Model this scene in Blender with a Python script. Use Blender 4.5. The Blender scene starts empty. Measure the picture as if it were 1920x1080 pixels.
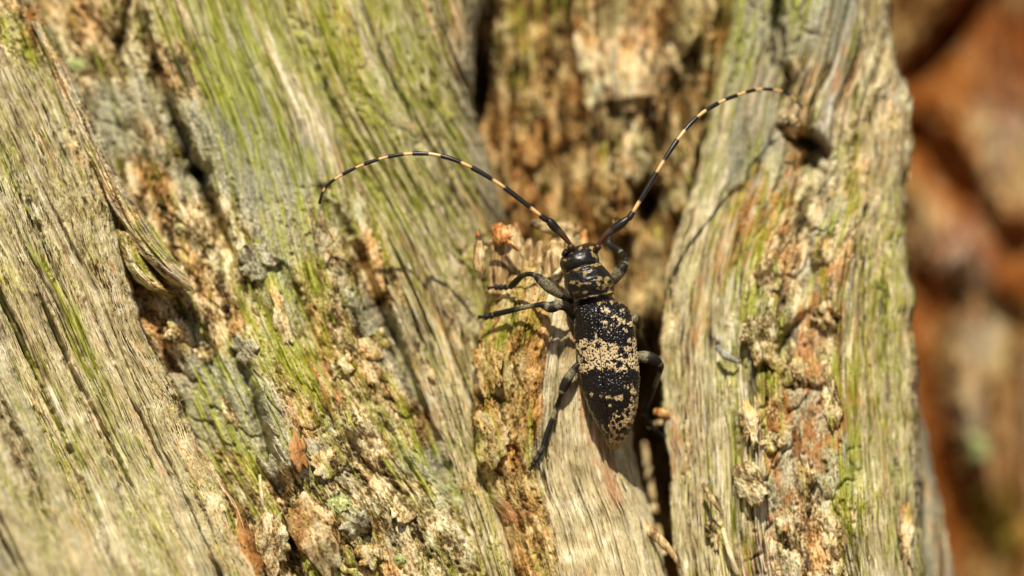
import bpy, math
import numpy as np

# ------------------------------------------------------------------ camera, sky, sun, exposure
K = 0.033            # millimetres per photograph pixel in the plane of focus
DIST = 300.0         # camera to plane of focus, mm
ZO = 900.0           # height of the camera above the ground, mm
FOCUS = 0.5          # mm behind the reference plane

sc = bpy.context.scene
cam_d = bpy.data.cameras.new('camera')
cam = bpy.data.objects.new('camera', cam_d)
sc.collection.objects.link(cam)
cam.location = (0, -DIST * 1e-3, ZO * 1e-3)
cam.rotation_euler = (math.radians(90), 0, 0)
cam_d.sensor_width = 36
cam_d.lens = 36 * DIST / (1920 * K)
cam_d.clip_start = 0.01
cam_d.clip_end = 500
cam_d.dof.use_dof = True
cam_d.dof.focus_distance = (DIST + FOCUS) * 1e-3
cam_d.dof.aperture_fstop = 13.5
sc.camera = cam

SUN_AZ, SUN_EL = math.radians(5), math.radians(50)     # azimuth to the left of the line towards the camera
world = bpy.data.worlds.new('World')
sc.world = world
world.use_nodes = True
wn = world.node_tree
sky = wn.nodes.new('ShaderNodeTexSky')
sky.sky_type = 'NISHITA'
sky.sun_disc = False
sky.sun_elevation = SUN_EL
sky.sun_rotation = math.pi + SUN_AZ
wn.links.new(sky.outputs[0], wn.nodes['Background'].inputs[0])
wn.nodes['Background'].inputs[1].default_value = 0.05
sun_d = bpy.data.lights.new('sun', 'SUN')
sun_d.energy = 5.0
sun_d.angle = math.radians(0.5)
sun_d.color = (1.0, 0.905, 0.75)
sun = bpy.data.objects.new('sun', sun_d)
sc.collection.objects.link(sun)
sun.location = (-0.3, -1.0, 2.2)
sun.rotation_euler = (math.radians(90) - SUN_EL, 0, -SUN_AZ)
sc.view_settings.view_transform = 'Standard'
sc.view_settings.look = 'None'
sc.view_settings.gamma = 1
sc.view_settings.use_curve_mapping = False
sc.view_settings.exposure = 0.42

# ------------------------------------------------------------------ noise
rng = np.random.default_rng(11)

def _hash(ix, iy, seed):
    n = (ix.astype(np.int64) * 374761393 + iy.astype(np.int64) * 668265263 + (seed * 974711 + 1013)) & 0xffffffff
    n = ((n ^ (n >> 13)) * 1274126177) & 0xffffffff
    n = ((n ^ (n >> 15)) * 2246822519) & 0xffffffff
    return (n ^ (n >> 16)) & 0xffffffff

def perlin(x, y, seed=0):
    x = np.asarray(x, float); y = np.asarray(y, float)
    ix = np.floor(x); iy = np.floor(y)
    fx = x - ix; fy = y - iy
    def g(ox, oy):
        a = _hash(ix + ox, iy + oy, seed) * (2 * math.pi / 2 ** 32)
        return np.cos(a) * (fx - ox) + np.sin(a) * (fy - oy)
    u = fx * fx * fx * (fx * (fx * 6 - 15) + 10)
    v = fy * fy * fy * (fy * (fy * 6 - 15) + 10)
    a = g(0, 0) * (1 - u) + g(1, 0) * u
    b = g(0, 1) * (1 - u) + g(1, 1) * u
    return (a * (1 - v) + b * v) * 1.5

def fbm(x, y, octv=4, seed=0, gain=0.5):
    r = 0; a = 1.0
    for o in range(octv):
        r = r + a * perlin(x * 2 ** o, y * 2 ** o, seed + 17 * o)
        a *= gain
    return r

def worley(x, y, seed=0):
    x = np.asarray(x, float); y = np.asarray(y, float)
    ix = np.floor(x); iy = np.floor(y)
    f1 = np.full(x.shape, 9.0); f2 = np.full(x.shape, 9.0); cid = np.zeros(x.shape)
    for ox in (-1, 0, 1):
        for oy in (-1, 0, 1):
            h = _hash(ix + ox, iy + oy, seed)
            jx = (h & 0xffff) / 65536.0; jy = ((h >> 16) & 0xffff) / 65536.0
            d = np.hypot(ix + ox + jx - x, iy + oy + jy - y)
            near = d < f1
            f2 = np.where(near, f1, np.minimum(f2, d))
            cid = np.where(near, (_hash(ix + ox, iy + oy, seed + 5) & 0xffff) / 65536.0, cid)
            f1 = np.where(near, d, f1)
    return f1, f2, cid

def smooth(a, b, x):
    t = np.clip((x - a) / (b - a), 0, 1)
    return t * t * (3 - 2 * t)

def crom(arr, u):
    """Catmull-Rom through the rows of arr at parameters u (0 .. n-1)."""
    arr = np.asarray(arr, float); n = len(arr)
    u = np.clip(np.asarray(u, float), 0, n - 1 - 1e-9)
    i = np.floor(u).astype(int); f = (u - i)
    sh = (-1,) + (1,) * (arr.ndim - 1)
    f = f.reshape(sh)
    p0 = arr[np.clip(i - 1, 0, n - 1)]; p1 = arr[i]; p2 = arr[np.clip(i + 1, 0, n - 1)]; p3 = arr[np.clip(i + 2, 0, n - 1)]
    return 0.5 * (2 * p1 + (p2 - p0) * f + (2 * p0 - 5 * p1 + 4 * p2 - p3) * f ** 2 + (3 * p1 - p0 - 3 * p2 + p3) * f ** 3)

def polydist(px, py, line):
    """distance in pixels to a polyline, and the fraction along it"""
    best = np.full(px.shape, 1e9); frac = np.zeros(px.shape)
    line = np.asarray(line, float); n = len(line) - 1
    for k in range(n):
        a, b = line[k], line[k + 1]; d = b - a; l2 = (d ** 2).sum()
        t = np.clip(((px - a[0]) * d[0] + (py - a[1]) * d[1]) / l2, 0, 1)
        q = np.hypot(px - a[0] - t * d[0], py - a[1] - t * d[1])
        m = q < best
        best = np.where(m, q, best); frac = np.where(m, (k + t) / n, frac)
    return best, frac

# ------------------------------------------------------------------ placing and linking
def W(px, py, d):
    """photograph pixel + depth (mm behind the plane of focus) -> world metres"""
    px = np.asarray(px, float); py = np.asarray(py, float); d = np.asarray(d, float)
    s = (DIST + d) / DIST * K
    return np.stack([(px - 960) * s, d + 0 * s, (540 - py) * s + ZO], -1) * 1e-3

COL = sc.collection

def root(name, loc, label, cat, group=None):
    o = bpy.data.objects.new(name, None)
    o.empty_display_size = 0.01
    o.location = loc
    COL.objects.link(o)
    o['label'] = label; o['category'] = cat
    if group: o['group'] = group
    return o

WLOC = {}

def obj(name, verts, faces, mat, parent=None, attrs=None, flat=False, label=None, kind=None):
    """one mesh object; verts in world metres, faces an (n,4)/(n,3) array or a list"""
    verts = np.asarray(verts, float).reshape(-1, 3)
    o0 = (verts.min(0) + verts.max(0)) / 2
    me = bpy.data.meshes.new(name)
    v = (verts - o0).astype(np.float32)
    if isinstance(faces, np.ndarray):
        k = faces.shape[1]
        me.vertices.add(len(v)); me.vertices.foreach_set('co', v.ravel())
        me.loops.add(faces.size); me.loops.foreach_set('vertex_index', faces.ravel().astype(np.int32))
        me.polygons.add(len(faces)); me.polygons.foreach_set('loop_start', (np.arange(len(faces)) * k).astype(np.int32))
        me.update(calc_edges=True)
    else:
        me.from_pydata(v.tolist(), [], faces)
    me.validate()
    me.polygons.foreach_set('use_smooth', np.full(len(me.polygons), not flat))
    for an, a in (attrs or {}).items():
        a = np.asarray(a, np.float32)
        if a.ndim == 1:
            at = me.attributes.new(an, 'FLOAT', 'POINT'); at.data.foreach_set('value', a)
        else:
            at = me.attributes.new(an, 'FLOAT_VECTOR', 'POINT'); at.data.foreach_set('vector', a.ravel())
    me.materials.append(mat)
    me.update()
    o = bpy.data.objects.new(name, me)
    COL.objects.link(o)
    wl = o0
    if parent is not None:
        o.parent = parent
        pl = WLOC.get(parent.name)
        if pl is None: pl = np.array(parent.location)
        o.location = wl - pl
    else:
        o.location = wl
    WLOC[o.name] = np.array(wl)
    if label: o['label'] = label
    if kind: o['kind'] = kind
    return o

def grid_faces(nr, nc, wrap=False):
    i = np.arange(nr - 1)[:, None]; j = np.arange(nc if wrap else nc - 1)[None, :]
    j2 = (j + 1) % nc
    return np.stack([i * nc + j, i * nc + j2, (i + 1) * nc + j2, (i + 1) * nc + j], -1).reshape(-1, 4)

# ------------------------------------------------------------------ materials
class N:
    """tiny node-graph writer"""
    def __init__(s, name):
        s.m = bpy.data.materials.new(name); s.m.use_nodes = True
        s.t = s.m.node_tree; s.b = s.t.nodes['Principled BSDF']
    def new(s, typ, **kw):
        n = s.t.nodes.new(typ)
        for k, v in kw.items(): setattr(n, k, v)
        return n
    def put(s, sock, v):
        if isinstance(v, bpy.types.NodeSocket): s.t.links.new(v, sock)
        elif isinstance(v, (tuple, list)) and len(v) == 3 and sock.type == 'RGBA': sock.default_value = (*v, 1)
        else: sock.default_value = v
    def attr(s, name, vec=False):
        n = s.new('ShaderNodeAttribute', attribute_name=name)
        return n.outputs['Vector' if vec else 'Fac']
    def xyz(s, v):
        n = s.new('ShaderNodeSeparateXYZ'); s.put(n.inputs[0], v); return n.outputs
    def math(s, op, a, b=0.0, c=0.0, clamp=False):
        n = s.new('ShaderNodeMath', operation=op, use_clamp=clamp)
        s.put(n.inputs[0], a); s.put(n.inputs[1], b); s.put(n.inputs[2], c)
        return n.outputs[0]
    def scale(s, v, f):
        n = s.new('ShaderNodeVectorMath', operation='MULTIPLY'); s.put(n.inputs[0], v); n.inputs[1].default_value = f
        return n.outputs[0]
    def noise(s, v, detail=3, rough=0.55, scale=1.0, dist=0.0):
        n = s.new('ShaderNodeTexNoise'); s.put(n.inputs['Vector'], v)
        n.inputs['Scale'].default_value = scale; n.inputs['Detail'].default_value = detail
        n.inputs['Roughness'].default_value = rough; n.inputs['Distortion'].default_value = dist
        return n.outputs['Fac']
    def voro(s, v, feature='F1', scale=1.0):
        n = s.new('ShaderNodeTexVoronoi', feature=feature); s.put(n.inputs['Vector'], v); n.inputs['Scale'].default_value = scale
        return n.outputs['Distance']
    def ramp(s, f, stops, interp='LINEAR'):
        n = s.new('ShaderNodeValToRGB'); s.put(n.inputs[0], f)
        cr = n.color_ramp; cr.interpolation = interp
        while len(cr.elements) < len(stops): cr.elements.new(0.5)
        for e, (p, c) in zip(cr.elements, stops):
            e.position = p; e.color = (*c, 1) if isinstance(c, tuple) else (c, c, c, 1)
        return n.outputs[0]
    def step(s, a, b, x):
        n = s.new('ShaderNodeMapRange', interpolation_type='SMOOTHSTEP')
        s.put(n.inputs['Value'], x); n.inputs['From Min'].default_value = a; n.inputs['From Max'].default_value = b
        return n.outputs[0]
    def mix(s, f, a, b, mode='MIX'):
        n = s.new('ShaderNodeMix', data_type='RGBA', blend_type=mode)
        s.put(n.inputs[0], f); s.put(n.inputs[6], a); s.put(n.inputs[7], b)
        return n.outputs[2]
    def bump(s, h, dist, strength=1.0):
        n = s.new('ShaderNodeBump'); s.put(n.inputs['Height'], h)
        n.inputs['Distance'].default_value = dist; n.inputs['Strength'].default_value = strength
        s.t.links.new(n.outputs[0], s.b.inputs['Normal'])
    def out(s, col, rough=0.8, spec=0.3):
        s.put(s.b.inputs['Base Color'], col); s.put(s.b.inputs['Roughness'], rough)
        s.put(s.b.inputs['Specular IOR Level'], spec)
        return s.m

WOOD = [(0.20, (0.03, 0.022, 0.012)), (0.34, (0.15, 0.108, 0.055)), (0.47, (0.38, 0.305, 0.17)), (0.58, (0.61, 0.545, 0.36)), (0.74, (0.90, 0.865, 0.70))]
CRUST = [(0.22, (0.03, 0.02, 0.010)), (0.35, (0.15, 0.102, 0.047)), (0.47, (0.38, 0.285, 0.145)), (0.58, (0.60, 0.495, 0.305)), (0.74, (0.88, 0.81, 0.61))]

def bark_material(name, wood=WOOD, crust=CRUST, rust=(0.36, 0.115, 0.02), bump=0.00032, rust2=(0.55, 0.27, 0.09)):
    n = N(name)
    st = n.attr('st', True)
    m1 = n.xyz(n.attr('m1', True)); m2 = n.xyz(n.attr('m2', True))
    # weathered wood: streaks of several widths that follow the grain
    s1 = n.noise(n.scale(st, (0.10, 1.3, 1)), 5, 0.6)
    s2 = n.noise(n.scale(st, (0.5, 7.5, 1)), 4, 0.7)
    s3 = n.noise(n.scale(st, (1.1, 2.2, 1)), 5, 0.65)
    sw = n.math('ADD', n.math('MULTIPLY', s1, 0.42), n.math('ADD', n.math('MULTIPLY', s2, 0.38), n.math('MULTIPLY', s3, 0.20)))
    sw = n.math('MULTIPLY_ADD', n.math('SUBTRACT', sw, 0.5), 3.5, 0.472)
    wcol = n.ramp(sw, wood)
    hue = n.noise(n.scale(st, (0.06, 0.9, 1)), 4, 0.6)
    wcol = n.mix(1.0, wcol, n.ramp(hue, [(0.37, (0.60, 0.58, 0.62)), (0.44, (0.93, 0.93, 0.92)), (0.53, (1.0, 0.95, 0.84)), (0.61, (1.0, 0.74, 0.52))]), 'MULTIPLY')
    # corky crust: lumps, pores and flakes
    c1 = n.noise(n.scale(st, (0.55, 1.3, 1)), 7, 0.68, dist=0.3)
    c2 = n.noise(n.scale(st, (4.5, 6.5, 1)), 4, 0.6)
    cw = n.math('ADD', n.math('MULTIPLY', c1, 0.65), n.math('MULTIPLY', c2, 0.35))
    cw = n.math('MULTIPLY_ADD', n.math('SUBTRACT', cw, 0.5), 3.1, 0.47)
    ccol = n.ramp(cw, crust)
    hue2 = n.noise(n.scale(st, (0.22, 0.4, 1)), 5, 0.65)
    ccol = n.mix(1.0, ccol, n.ramp(hue2, [(0.38, (0.70, 0.76, 0.66)), (0.46, (0.95, 0.95, 0.86)), (0.53, (1.0, 0.93, 0.80)), (0.61, (1.0, 0.74, 0.50))]), 'MULTIPLY')
    cmask = n.step(0.35, 0.65, n.math('ADD', m1[1], n.math('MULTIPLY', n.math('SUBTRACT', s3, 0.5), 0.9)))
    col = n.mix(cmask, wcol, ccol)
    # pale bleached fibre, rust, blue-grey algae
    col = n.mix(n.math('MULTIPLY', m2[2], n.step(0.42, 0.62, s2)), col, (0.76, 0.71, 0.55))
    rmask = n.math('MULTIPLY', n.step(0.30, 0.62, n.math('ADD', n.math('MULTIPLY', m1[2], 0.75), n.math('MULTIPLY', n.math('SUBTRACT', s3, 0.5), 1.6))), 0.7)
    col = n.mix(rmask, col, n.mix(s2, rust, rust2))
    gm = n.math('MULTIPLY', n.step(0.30, 0.66, n.math('ADD', n.math('MULTIPLY', m2[0], 0.8), n.math('MULTIPLY', n.math('SUBTRACT', c1, 0.5), 1.6))), 0.7)
    col = n.mix(gm, col, n.ramp(c2, [(0.3, (0.11, 0.11, 0.07)), (0.5, (0.33, 0.335, 0.24)), (0.75, (0.58, 0.58, 0.45))]))
    # moss and green algae
    g1 = n.noise(n.scale(st, (0.30, 3.0, 1)), 7, 0.74)
    gmask = n.step(0.27, 0.57, n.math('ADD', n.math('MULTIPLY', m1[0], 0.72), n.math('MULTIPLY', n.math('SUBTRACT', g1, 0.5), 2.0)))
    gcol = n.ramp(s2, [(0.3, (0.06, 0.068, 0.004)), (0.5, (0.265, 0.29, 0.02)), (0.7, (0.58, 0.60, 0.14))])
    col = n.mix(n.math('MULTIPLY', gmask, 0.82), col, gcol)
    lm = n.step(0.45, 0.6, n.math('ADD', m2[1], n.math('MULTIPLY', n.math('SUBTRACT', c2, 0.5), 0.6)))
    col = n.mix(lm, col, n.ramp(c2, [(0.35, (0.19, 0.21, 0.07)), (0.65, (0.50, 0.54, 0.25))]))
    # small black fungal specks
    v = n.voro(n.scale(st, (1.6, 1.9, 1)))
    spk = n.math('MULTIPLY', n.step(0.13, 0.07, v), n.step(0.45, 0.6, c1))
    col = n.mix(n.math('MULTIPLY', spk, 0.9), col, (0.018, 0.014, 0.01))
    hh = n.math('ADD', n.math('MULTIPLY', n.math('SUBTRACT', 1.0, cmask), n.math('ADD', n.math('MULTIPLY', s2, 0.9), n.math('MULTIPLY', s1, 0.8))),
                n.math('MULTIPLY', cmask, n.math('ADD', n.math('MULTIPLY', c1, 0.8), n.math('MULTIPLY', c2, 0.45))))
    hh = n.math('SUBTRACT', hh, n.math('MULTIPLY', spk, 0.4))
    n.bump(hh, bump)
    return n.out(col, 0.85, 0.05)

M_BARK = bark_material('weathered_bark')
M_GULLY = bark_material('golden_brown_bark', wood=[(0.22, (0.02, 0.011, 0.004)), (0.36, (0.11, 0.063, 0.021)), (0.48, (0.26, 0.17, 0.066)), (0.58, (0.41, 0.30, 0.14)), (0.74, (0.66, 0.55, 0.32))],
                        crust=[(0.22, (0.018, 0.010, 0.004)), (0.36, (0.10, 0.058, 0.02)), (0.48, (0.24, 0.16, 0.064)), (0.58, (0.38, 0.28, 0.13)), (0.74, (0.64, 0.53, 0.31))], rust=(0.26, 0.09, 0.016), rust2=(0.42, 0.22, 0.07))  # golden brown ramps for the gully, darker than the ridge bark
M_STUB = bark_material('stub_bark', wood=[(0.26, (0.05, 0.034, 0.014)), (0.38, (0.26, 0.19, 0.085)), (0.47, (0.52, 0.43, 0.23)), (0.56, (0.72, 0.65, 0.42)), (0.70, (0.88, 0.84, 0.64))],
                       crust=[(0.20, (0.045, 0.028, 0.010)), (0.34, (0.20, 0.135, 0.05)), (0.46, (0.38, 0.275, 0.115)), (0.58, (0.50, 0.385, 0.185)), (0.74, (0.70, 0.59, 0.35))], rust=(0.40, 0.145, 0.05), rust2=(0.62, 0.34, 0.17))
M_PALEBARK = bark_material('pale_bark', crust=[(0.24, (0.16, 0.10, 0.045)), (0.38, (0.46, 0.34, 0.18)), (0.5, (0.64, 0.53, 0.33)), (0.7, (0.82, 0.76, 0.58))])
M_RUST = bark_material('rusty_bark', wood=[(0.25, (0.04, 0.015, 0.005)), (0.42, (0.13, 0.045, 0.011)), (0.55, (0.29, 0.14, 0.045)), (0.65, (0.44, 0.30, 0.135)), (0.8, (0.6, 0.47, 0.27))],
                       crust=[(0.25, (0.035, 0.016, 0.006)), (0.42, (0.15, 0.075, 0.022)), (0.55, (0.36, 0.225, 0.085)), (0.65, (0.48, 0.37, 0.18)), (0.8, (0.58, 0.48, 0.29))], rust=(0.17, 0.034, 0.003), rust2=(0.28, 0.08, 0.008))

def plain(name, stops, sc_=(1500, 1500, 400), rough=0.75, spec=0.3, bump=0.00008, detail=5):
    n = N(name)
    tc = n.new('ShaderNodeTexCoord').outputs['Object']
    f = n.noise(n.scale(tc, sc_), detail, 0.65)
    n.bump(f, bump)
    return n.out(n.ramp(f, stops), rough, spec)

M_SPLINT = plain('splinter_wood', [(0.36, (0.05, 0.026, 0.009)), (0.45, (0.25, 0.15, 0.055)), (0.54, (0.46, 0.33, 0.15)), (0.66, (0.70, 0.59, 0.35))], (2600, 2600, 450))
M_FLAKE = plain('bark_flake', [(0.36, (0.04, 0.025, 0.01)), (0.45, (0.21, 0.14, 0.055)), (0.54, (0.42, 0.31, 0.14)), (0.66, (0.64, 0.55, 0.33))], (1300, 1300, 1000), bump=0.00015)
M_PALEFLAKE = plain('pale_bark_flake', [(0.3, (0.28, 0.19, 0.09)), (0.5, (0.58, 0.45, 0.24)), (0.7, (0.72, 0.62, 0.42))], (900, 900, 700), bump=0.00015)
M_GREYFLAKE = plain('grey_bark_flake', [(0.3, (0.08, 0.08, 0.06)), (0.48, (0.26, 0.26, 0.2)), (0.6, (0.42, 0.42, 0.34)), (0.75, (0.55, 0.53, 0.42))], (1500, 1500, 1200), bump=0.00015)
M_ORANGE = plain('orange_wood', [(0.38, (0.12, 0.05, 0.015)), (0.46, (0.36, 0.13, 0.025)), (0.53, (0.50, 0.24, 0.07)), (0.62, (0.60, 0.44, 0.22))], (2200, 2200, 1100))
M_FIBRE = plain('pale_fibre', [(0.3, (0.30, 0.235, 0.105)), (0.5, (0.58, 0.50, 0.29)), (0.7, (0.82, 0.77, 0.58))], (700, 700, 700), bump=0.00002)
M_MOSS = plain('moss', [(0.3, (0.10, 0.115, 0.01)), (0.5, (0.25, 0.275, 0.025)), (0.7, (0.42, 0.44, 0.08))], (600, 600, 600), bump=0.00002)
M_LICHEN = plain('lichen', [(0.36, (0.17, 0.18, 0.05)), (0.5, (0.40, 0.43, 0.16)), (0.66, (0.62, 0.62, 0.34))], (3000, 3000, 3000), bump=0.0002)
M_GROUND = plain('leaf_mould', [(0.3, (0.05, 0.03, 0.015)), (0.5, (0.16, 0.09, 0.04)), (0.7, (0.30, 0.19, 0.09))], (40, 40, 40), bump=0.01)

# ------------------------------------------------------------------ bark patches
SURF = {}

def strip(name, L, R, prof, ns, nt, relief, masks, mat, parent, wig=6.0, roll=(0.0, 0.0), rollw=3.0, wall=9.0, seed=0, tip=0.0, label=None, key=None):
    """A sheet of wood between two edge lines (pixels, paired), with depth profile rows (mm), carved by relief().
    Its long edges curl back into real side walls, so that it has thickness."""
    L = np.array(L, float); R = np.array(R, float); prof = np.array(prof, float)
    uu = np.linspace(0, len(L) - 1, 400)
    c = (crom(L, uu) + crom(R, uu)) / 2
    ln = np.r_[0, np.cumsum(np.hypot(*np.diff(c, axis=0).T))]
    u = np.interp(np.linspace(0, ln[-1], ns), ln, uu)
    s = np.linspace(0, ln[-1], ns) * K
    lp, rp = crom(L, u), crom(R, u)
    pu = u * (len(prof) - 1) / (len(L) - 1)
    pr = crom(prof, pu)                                           # ns x k
    t = np.linspace(0, 1, nt)
    base = crom(pr.T, t * (prof.shape[1] - 1)).T                  # ns x nt
    wl, wr = (wig * fbm(s * 0.35, s * 0 + 0.5, 4, seed + sd, 0.6) for sd in (3, 4))
    def calm(e):                                                  # the grain runs straighter than the ragged edge
        k = max(3, int(14.0 / (s[1] - s[0])) // 2 * 2 + 1)
        pad = np.r_[2 * e[0] - e[k // 2:0:-1], e, 2 * e[-1] - e[-2:-k // 2 - 1:-1]]
        w_ = np.hanning(k + 2)[1:-1]
        return np.convolve(pad, w_ / w_.sum(), 'valid')[:len(e)]
    lc, rc = (calm(lp[:, 0]), calm(rp[:, 0])) if ns * (s[1] - s[0]) > 16 else (lp[:, 0].copy(), rp[:, 0].copy())
    PX = lc[:, None] + (rc - lc)[:, None] * t[None] + (lp[:, 0] - lc + wl)[:, None] * (1 - t[None]) ** 7 + (rp[:, 0] - rc + wr)[:, None] * t[None] ** 7
    PY = lp[:, None, 1] + (rp - lp)[:, None, 1] * t[None]
    wid = np.hypot(*(rp - lp).T) * K
    S = np.repeat(s[:, None], nt, 1); T = t[None] * wid[:, None]
    H, skip = relief(S, T, PX, PY, t[None] + 0 * S), None
    d = base - H
    for side, amt in ((T, roll[0]), (wid[:, None] - T, roll[1])):
        if amt:
            q = np.clip(1 - side / rollw, 0, 1)
            d = d + amt * (1 - np.sqrt(np.clip(1 - q * q, 0, 1)))
    if tip:
        q = np.clip(1 - S / 2.0, 0, 1); d = d + tip * (1 - np.sqrt(np.clip(1 - q * q, 0, 1)))
    mm = masks(S, T, PX, PY, t[None] + 0 * S, H)
    SURF[key or name] = (PX.copy(), PY.copy(), d.copy(), S.copy(), T.copy())
    # side walls
    back = np.array([0.25, 0.6, 1.2, 2.2, 4.0, 6.5, 9.0]) / 9.0 * wall
    inn = np.array([1.0, 2.0, 4.0, 8, 12, 14, 16])
    def ext(a, left, right): return np.concatenate([left[:, ::-1], a, right], 1)
    nz = 5 * fbm(S[:, :1] * 0.8, back[None] * 0.8, 3, seed + 9)
    PXe = ext(PX, PX[:, :1] + inn[None] + nz, PX[:, -1:] - inn[None] - nz)
    one = np.ones((1, len(back)))
    PYe = ext(PY, PY[:, :1] * one, PY[:, -1:] * one)
    de = ext(d, d[:, :1] + back[None], d[:, -1:] + back[None])
    Se = ext(S, S[:, :1] * one, S[:, -1:] * one)
    Te = ext(T, T[:, :1] - back[None], T[:, -1:] + back[None])
    mk = {k: ext(v, v[:, :1] * one, v[:, -1:] * one) for k, v in mm.items()}
    z = np.zeros_like(Se)
    if tip:                                                        # wall along the first row too
        kk = len(back)
        up = lambda a, f: np.concatenate([f[::-1], a], 0)
        o1 = np.ones((kk, 1))
        de = up(de, de[:1] + back[:, None]); PXe = up(PXe, PXe[:1] * o1); PYe = up(PYe, PYe[:1] + 0.7 * inn[:, None])
        Se = up(Se, Se[:1] - back[:, None]); Te = up(Te, Te[:1] * o1)
        mk = {k: up(v, v[:1] * o1) for k, v in mk.items()}
        z = np.zeros_like(Se)
    nr, nc = Se.shape
    g = lambda k: np.clip(mk[k], 0, 1) if k in mk else z
    attrs = {'st': np.stack([Se, Te, z + seed * 3.7], -1).reshape(-1, 3),
             'm1': np.stack([g('moss'), g('crust'), g('rust')], -1).reshape(-1, 3),
             'm2': np.stack([g('grey'), g('lichen'), g('pale')], -1).reshape(-1, 3)}
    return obj(name, W(PXe, PYe, de).reshape(-1, 3), grid_faces(nr, nc)[:, ::-1], mat, parent, attrs, label=label)

def at(key, px, py):
    """depth of a finished sheet under a pixel, with its slope"""
    PX, PY, d, S, T = SURF[key]
    i = np.argmin((PX - px) ** 2 + (PY - py) ** 2)
    r, c = np.unravel_index(i, PX.shape)
    a = slice(max(r - 8, 0), r + 9); b = slice(max(c - 8, 0), c + 9)
    A = np.stack([PX[a, b].ravel() - px, PY[a, b].ravel() - py, np.ones(PX[a, b].size)], 1)
    k = np.linalg.lstsq(A, d[a, b].ravel(), rcond=None)[0]
    return k[2], k[0], k[1]

def fibres(S, T, seed, a=1.0, big=1.0):
    tw = T + 0.14 * perlin(S * 0.05, T * 0.2, seed) + 0.03 * perlin(S * 0.4, T * 0.8, seed + 1)
    r = 0.40 * big * fbm(S * 0.018, tw * 0.42, 3, seed + 2)
    cord = 1 - np.abs(perlin(S * 0.03, tw * 1.25, seed + 3)) * 2.2
    r = r + 0.20 * a * cord * (0.6 + 0.6 * perlin(S * 0.1, tw * 0.3, seed + 8))
    r = r + 0.17 * a * fbm(S * 0.10, tw * 2.6, 3, seed + 4, 0.65)
    split = perlin(S * 0.06, tw * 1.9, seed + 6)
    r = r - 0.45 * a * smooth(0.40, 0.58, split)
    fine = perlin(S * 0.16, tw * 4.3, seed + 7)
    r = r - 0.22 * a * smooth(0.30, 0.5, fine)
    return r

def crust(S, T, seed, a=1.0, f=0.42):
    wx = 0.45 * fbm(S * 0.25, T * 0.4, 3, seed); wy = 0.40 * fbm(S * 0.25 + 9, T * 0.4, 3, seed + 1)
    f1, f2, cid = worley(S * f * 0.30 + wx, T * f * 1.05 + wy, seed + 2)
    e = f2 - f1
    r = a * (0.34 * cid + 0.30 * (1 - np.exp(-e * 5.0)) - 0.45 * np.exp(-(e / 0.045) ** 2) * smooth(0.25, 0.6, cid) - 0.3)      # flat lobes parted by thin cracks
    g1, g2, gid = worley(S * 0.42 + 1.3 * wx, T * 1.25 + 1.3 * wy, seed + 3)
    r = r + a * (0.07 * gid + 0.10 * (1 - np.exp(-(g2 - g1) * 7)))
    r = r + 0.38 * a * fbm(S * 0.14, T * 0.42, 3, seed + 4) + 0.045 * a * fbm(S * 1.3, T * 2.0, 4, seed + 5, 0.6)
    tw = T + 0.3 * perlin(S * 0.08, T * 0.3, seed + 8)
    r = r + 0.30 * a * fbm(S * 0.05, tw * 0.9, 4, seed + 7, 0.6)                                                                 # long grain still shows through
    p1, p2, pid = worley(S * 0.8, T * 1.0, seed + 6)
    return r - 0.40 * a * smooth(0.17, 0.08, p1) * (pid > 0.55)

def fissure(PX, PY, line, w, depth, taper=True):
    wob = 4 * fbm(PX * 0.03, PY * 0.03, 3, 77)
    q, f = polydist(PX + wob, PY - wob, line)
    k = depth * (np.sin(np.clip(f, 0.02, 0.98) * math.pi) ** 0.5 if taper else 1)
    return -k * np.exp(-(q / w) ** 2)

def blob(PX, PY, x, y, rx, ry, rot=0.0):
    c, s_ = math.cos(rot), math.sin(rot)
    a = ((PX - x) * c + (PY - y) * s_) / rx; b = (-(PX - x) * s_ + (PY - y) * c) / ry
    return np.exp(-(a * a + b * b))

def gate(line, PX, PY):
    """signed side of a steep line given as (py, px) pairs: positive to its right"""
    ys, xs = zip(*line)
    return PX - np.interp(PY, ys, xs)

tree = root('tree_trunk', (0.0, 0.02, 0.0), 'split weathered tree trunk with mossy fibrous ridges and crusty bark under the beetle', 'tree trunk')

# ---- core of the trunk, standing on the ground
def trunk_core(name, outline, zs, mat, parent, seed, rough=3.0):
    outline = np.array(outline, float)
    pts = crom(np.vstack([outline, outline[:1]]), np.linspace(0, len(outline), 181)[:-1])
    rows, st = [], []
    lens = np.r_[0, np.cumsum(np.hypot(*np.diff(pts, axis=0).T))]
    ctr = pts.mean(0)
    for z in zs:
        fl = 1 + 0.5 * math.exp(-z / 120.0)
        p = ctr + (pts - ctr) * (1 + (fl - 1) * smooth(60, 200, np.hypot(*(pts - ctr).T))[:, None])
        nz = rough * fbm(lens * 0.06, lens * 0 + z * 0.008, 4, seed)
        dirv = (pts - ctr) / np.hypot(*(pts - ctr).T)[:, None]
        p = p + dirv * nz[:, None]
        rows.append(np.c_[p, np.full(len(p), z)])
        st.append(np.c_[np.full(len(p), z), lens, np.full(len(p), seed)])
    rows = np.array(rows); st = np.array(st).reshape(-1, 3)
    nr, nc = rows.shape[:2]
    m1 = np.stack([smooth(-0.1, 0.6, fbm(st[:, 0] * 0.05, st[:, 1] * 0.1, 3, seed + 1)), smooth(-0.2, 0.3, fbm(st[:, 0] * 0.03, st[:, 1] * 0.05, 3, seed + 2)), 0.5 + 0 * st[:, 0]], -1)
    v = rows.reshape(-1, 3) * 1e-3
    faces = grid_faces(nr, nc, True).tolist() + [list(range((nr - 1) * nc, nr * nc))]
    return obj(name, v, faces, mat, parent, {'st': st, 'm1': m1, 'm2': m1 * 0.2})

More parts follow.
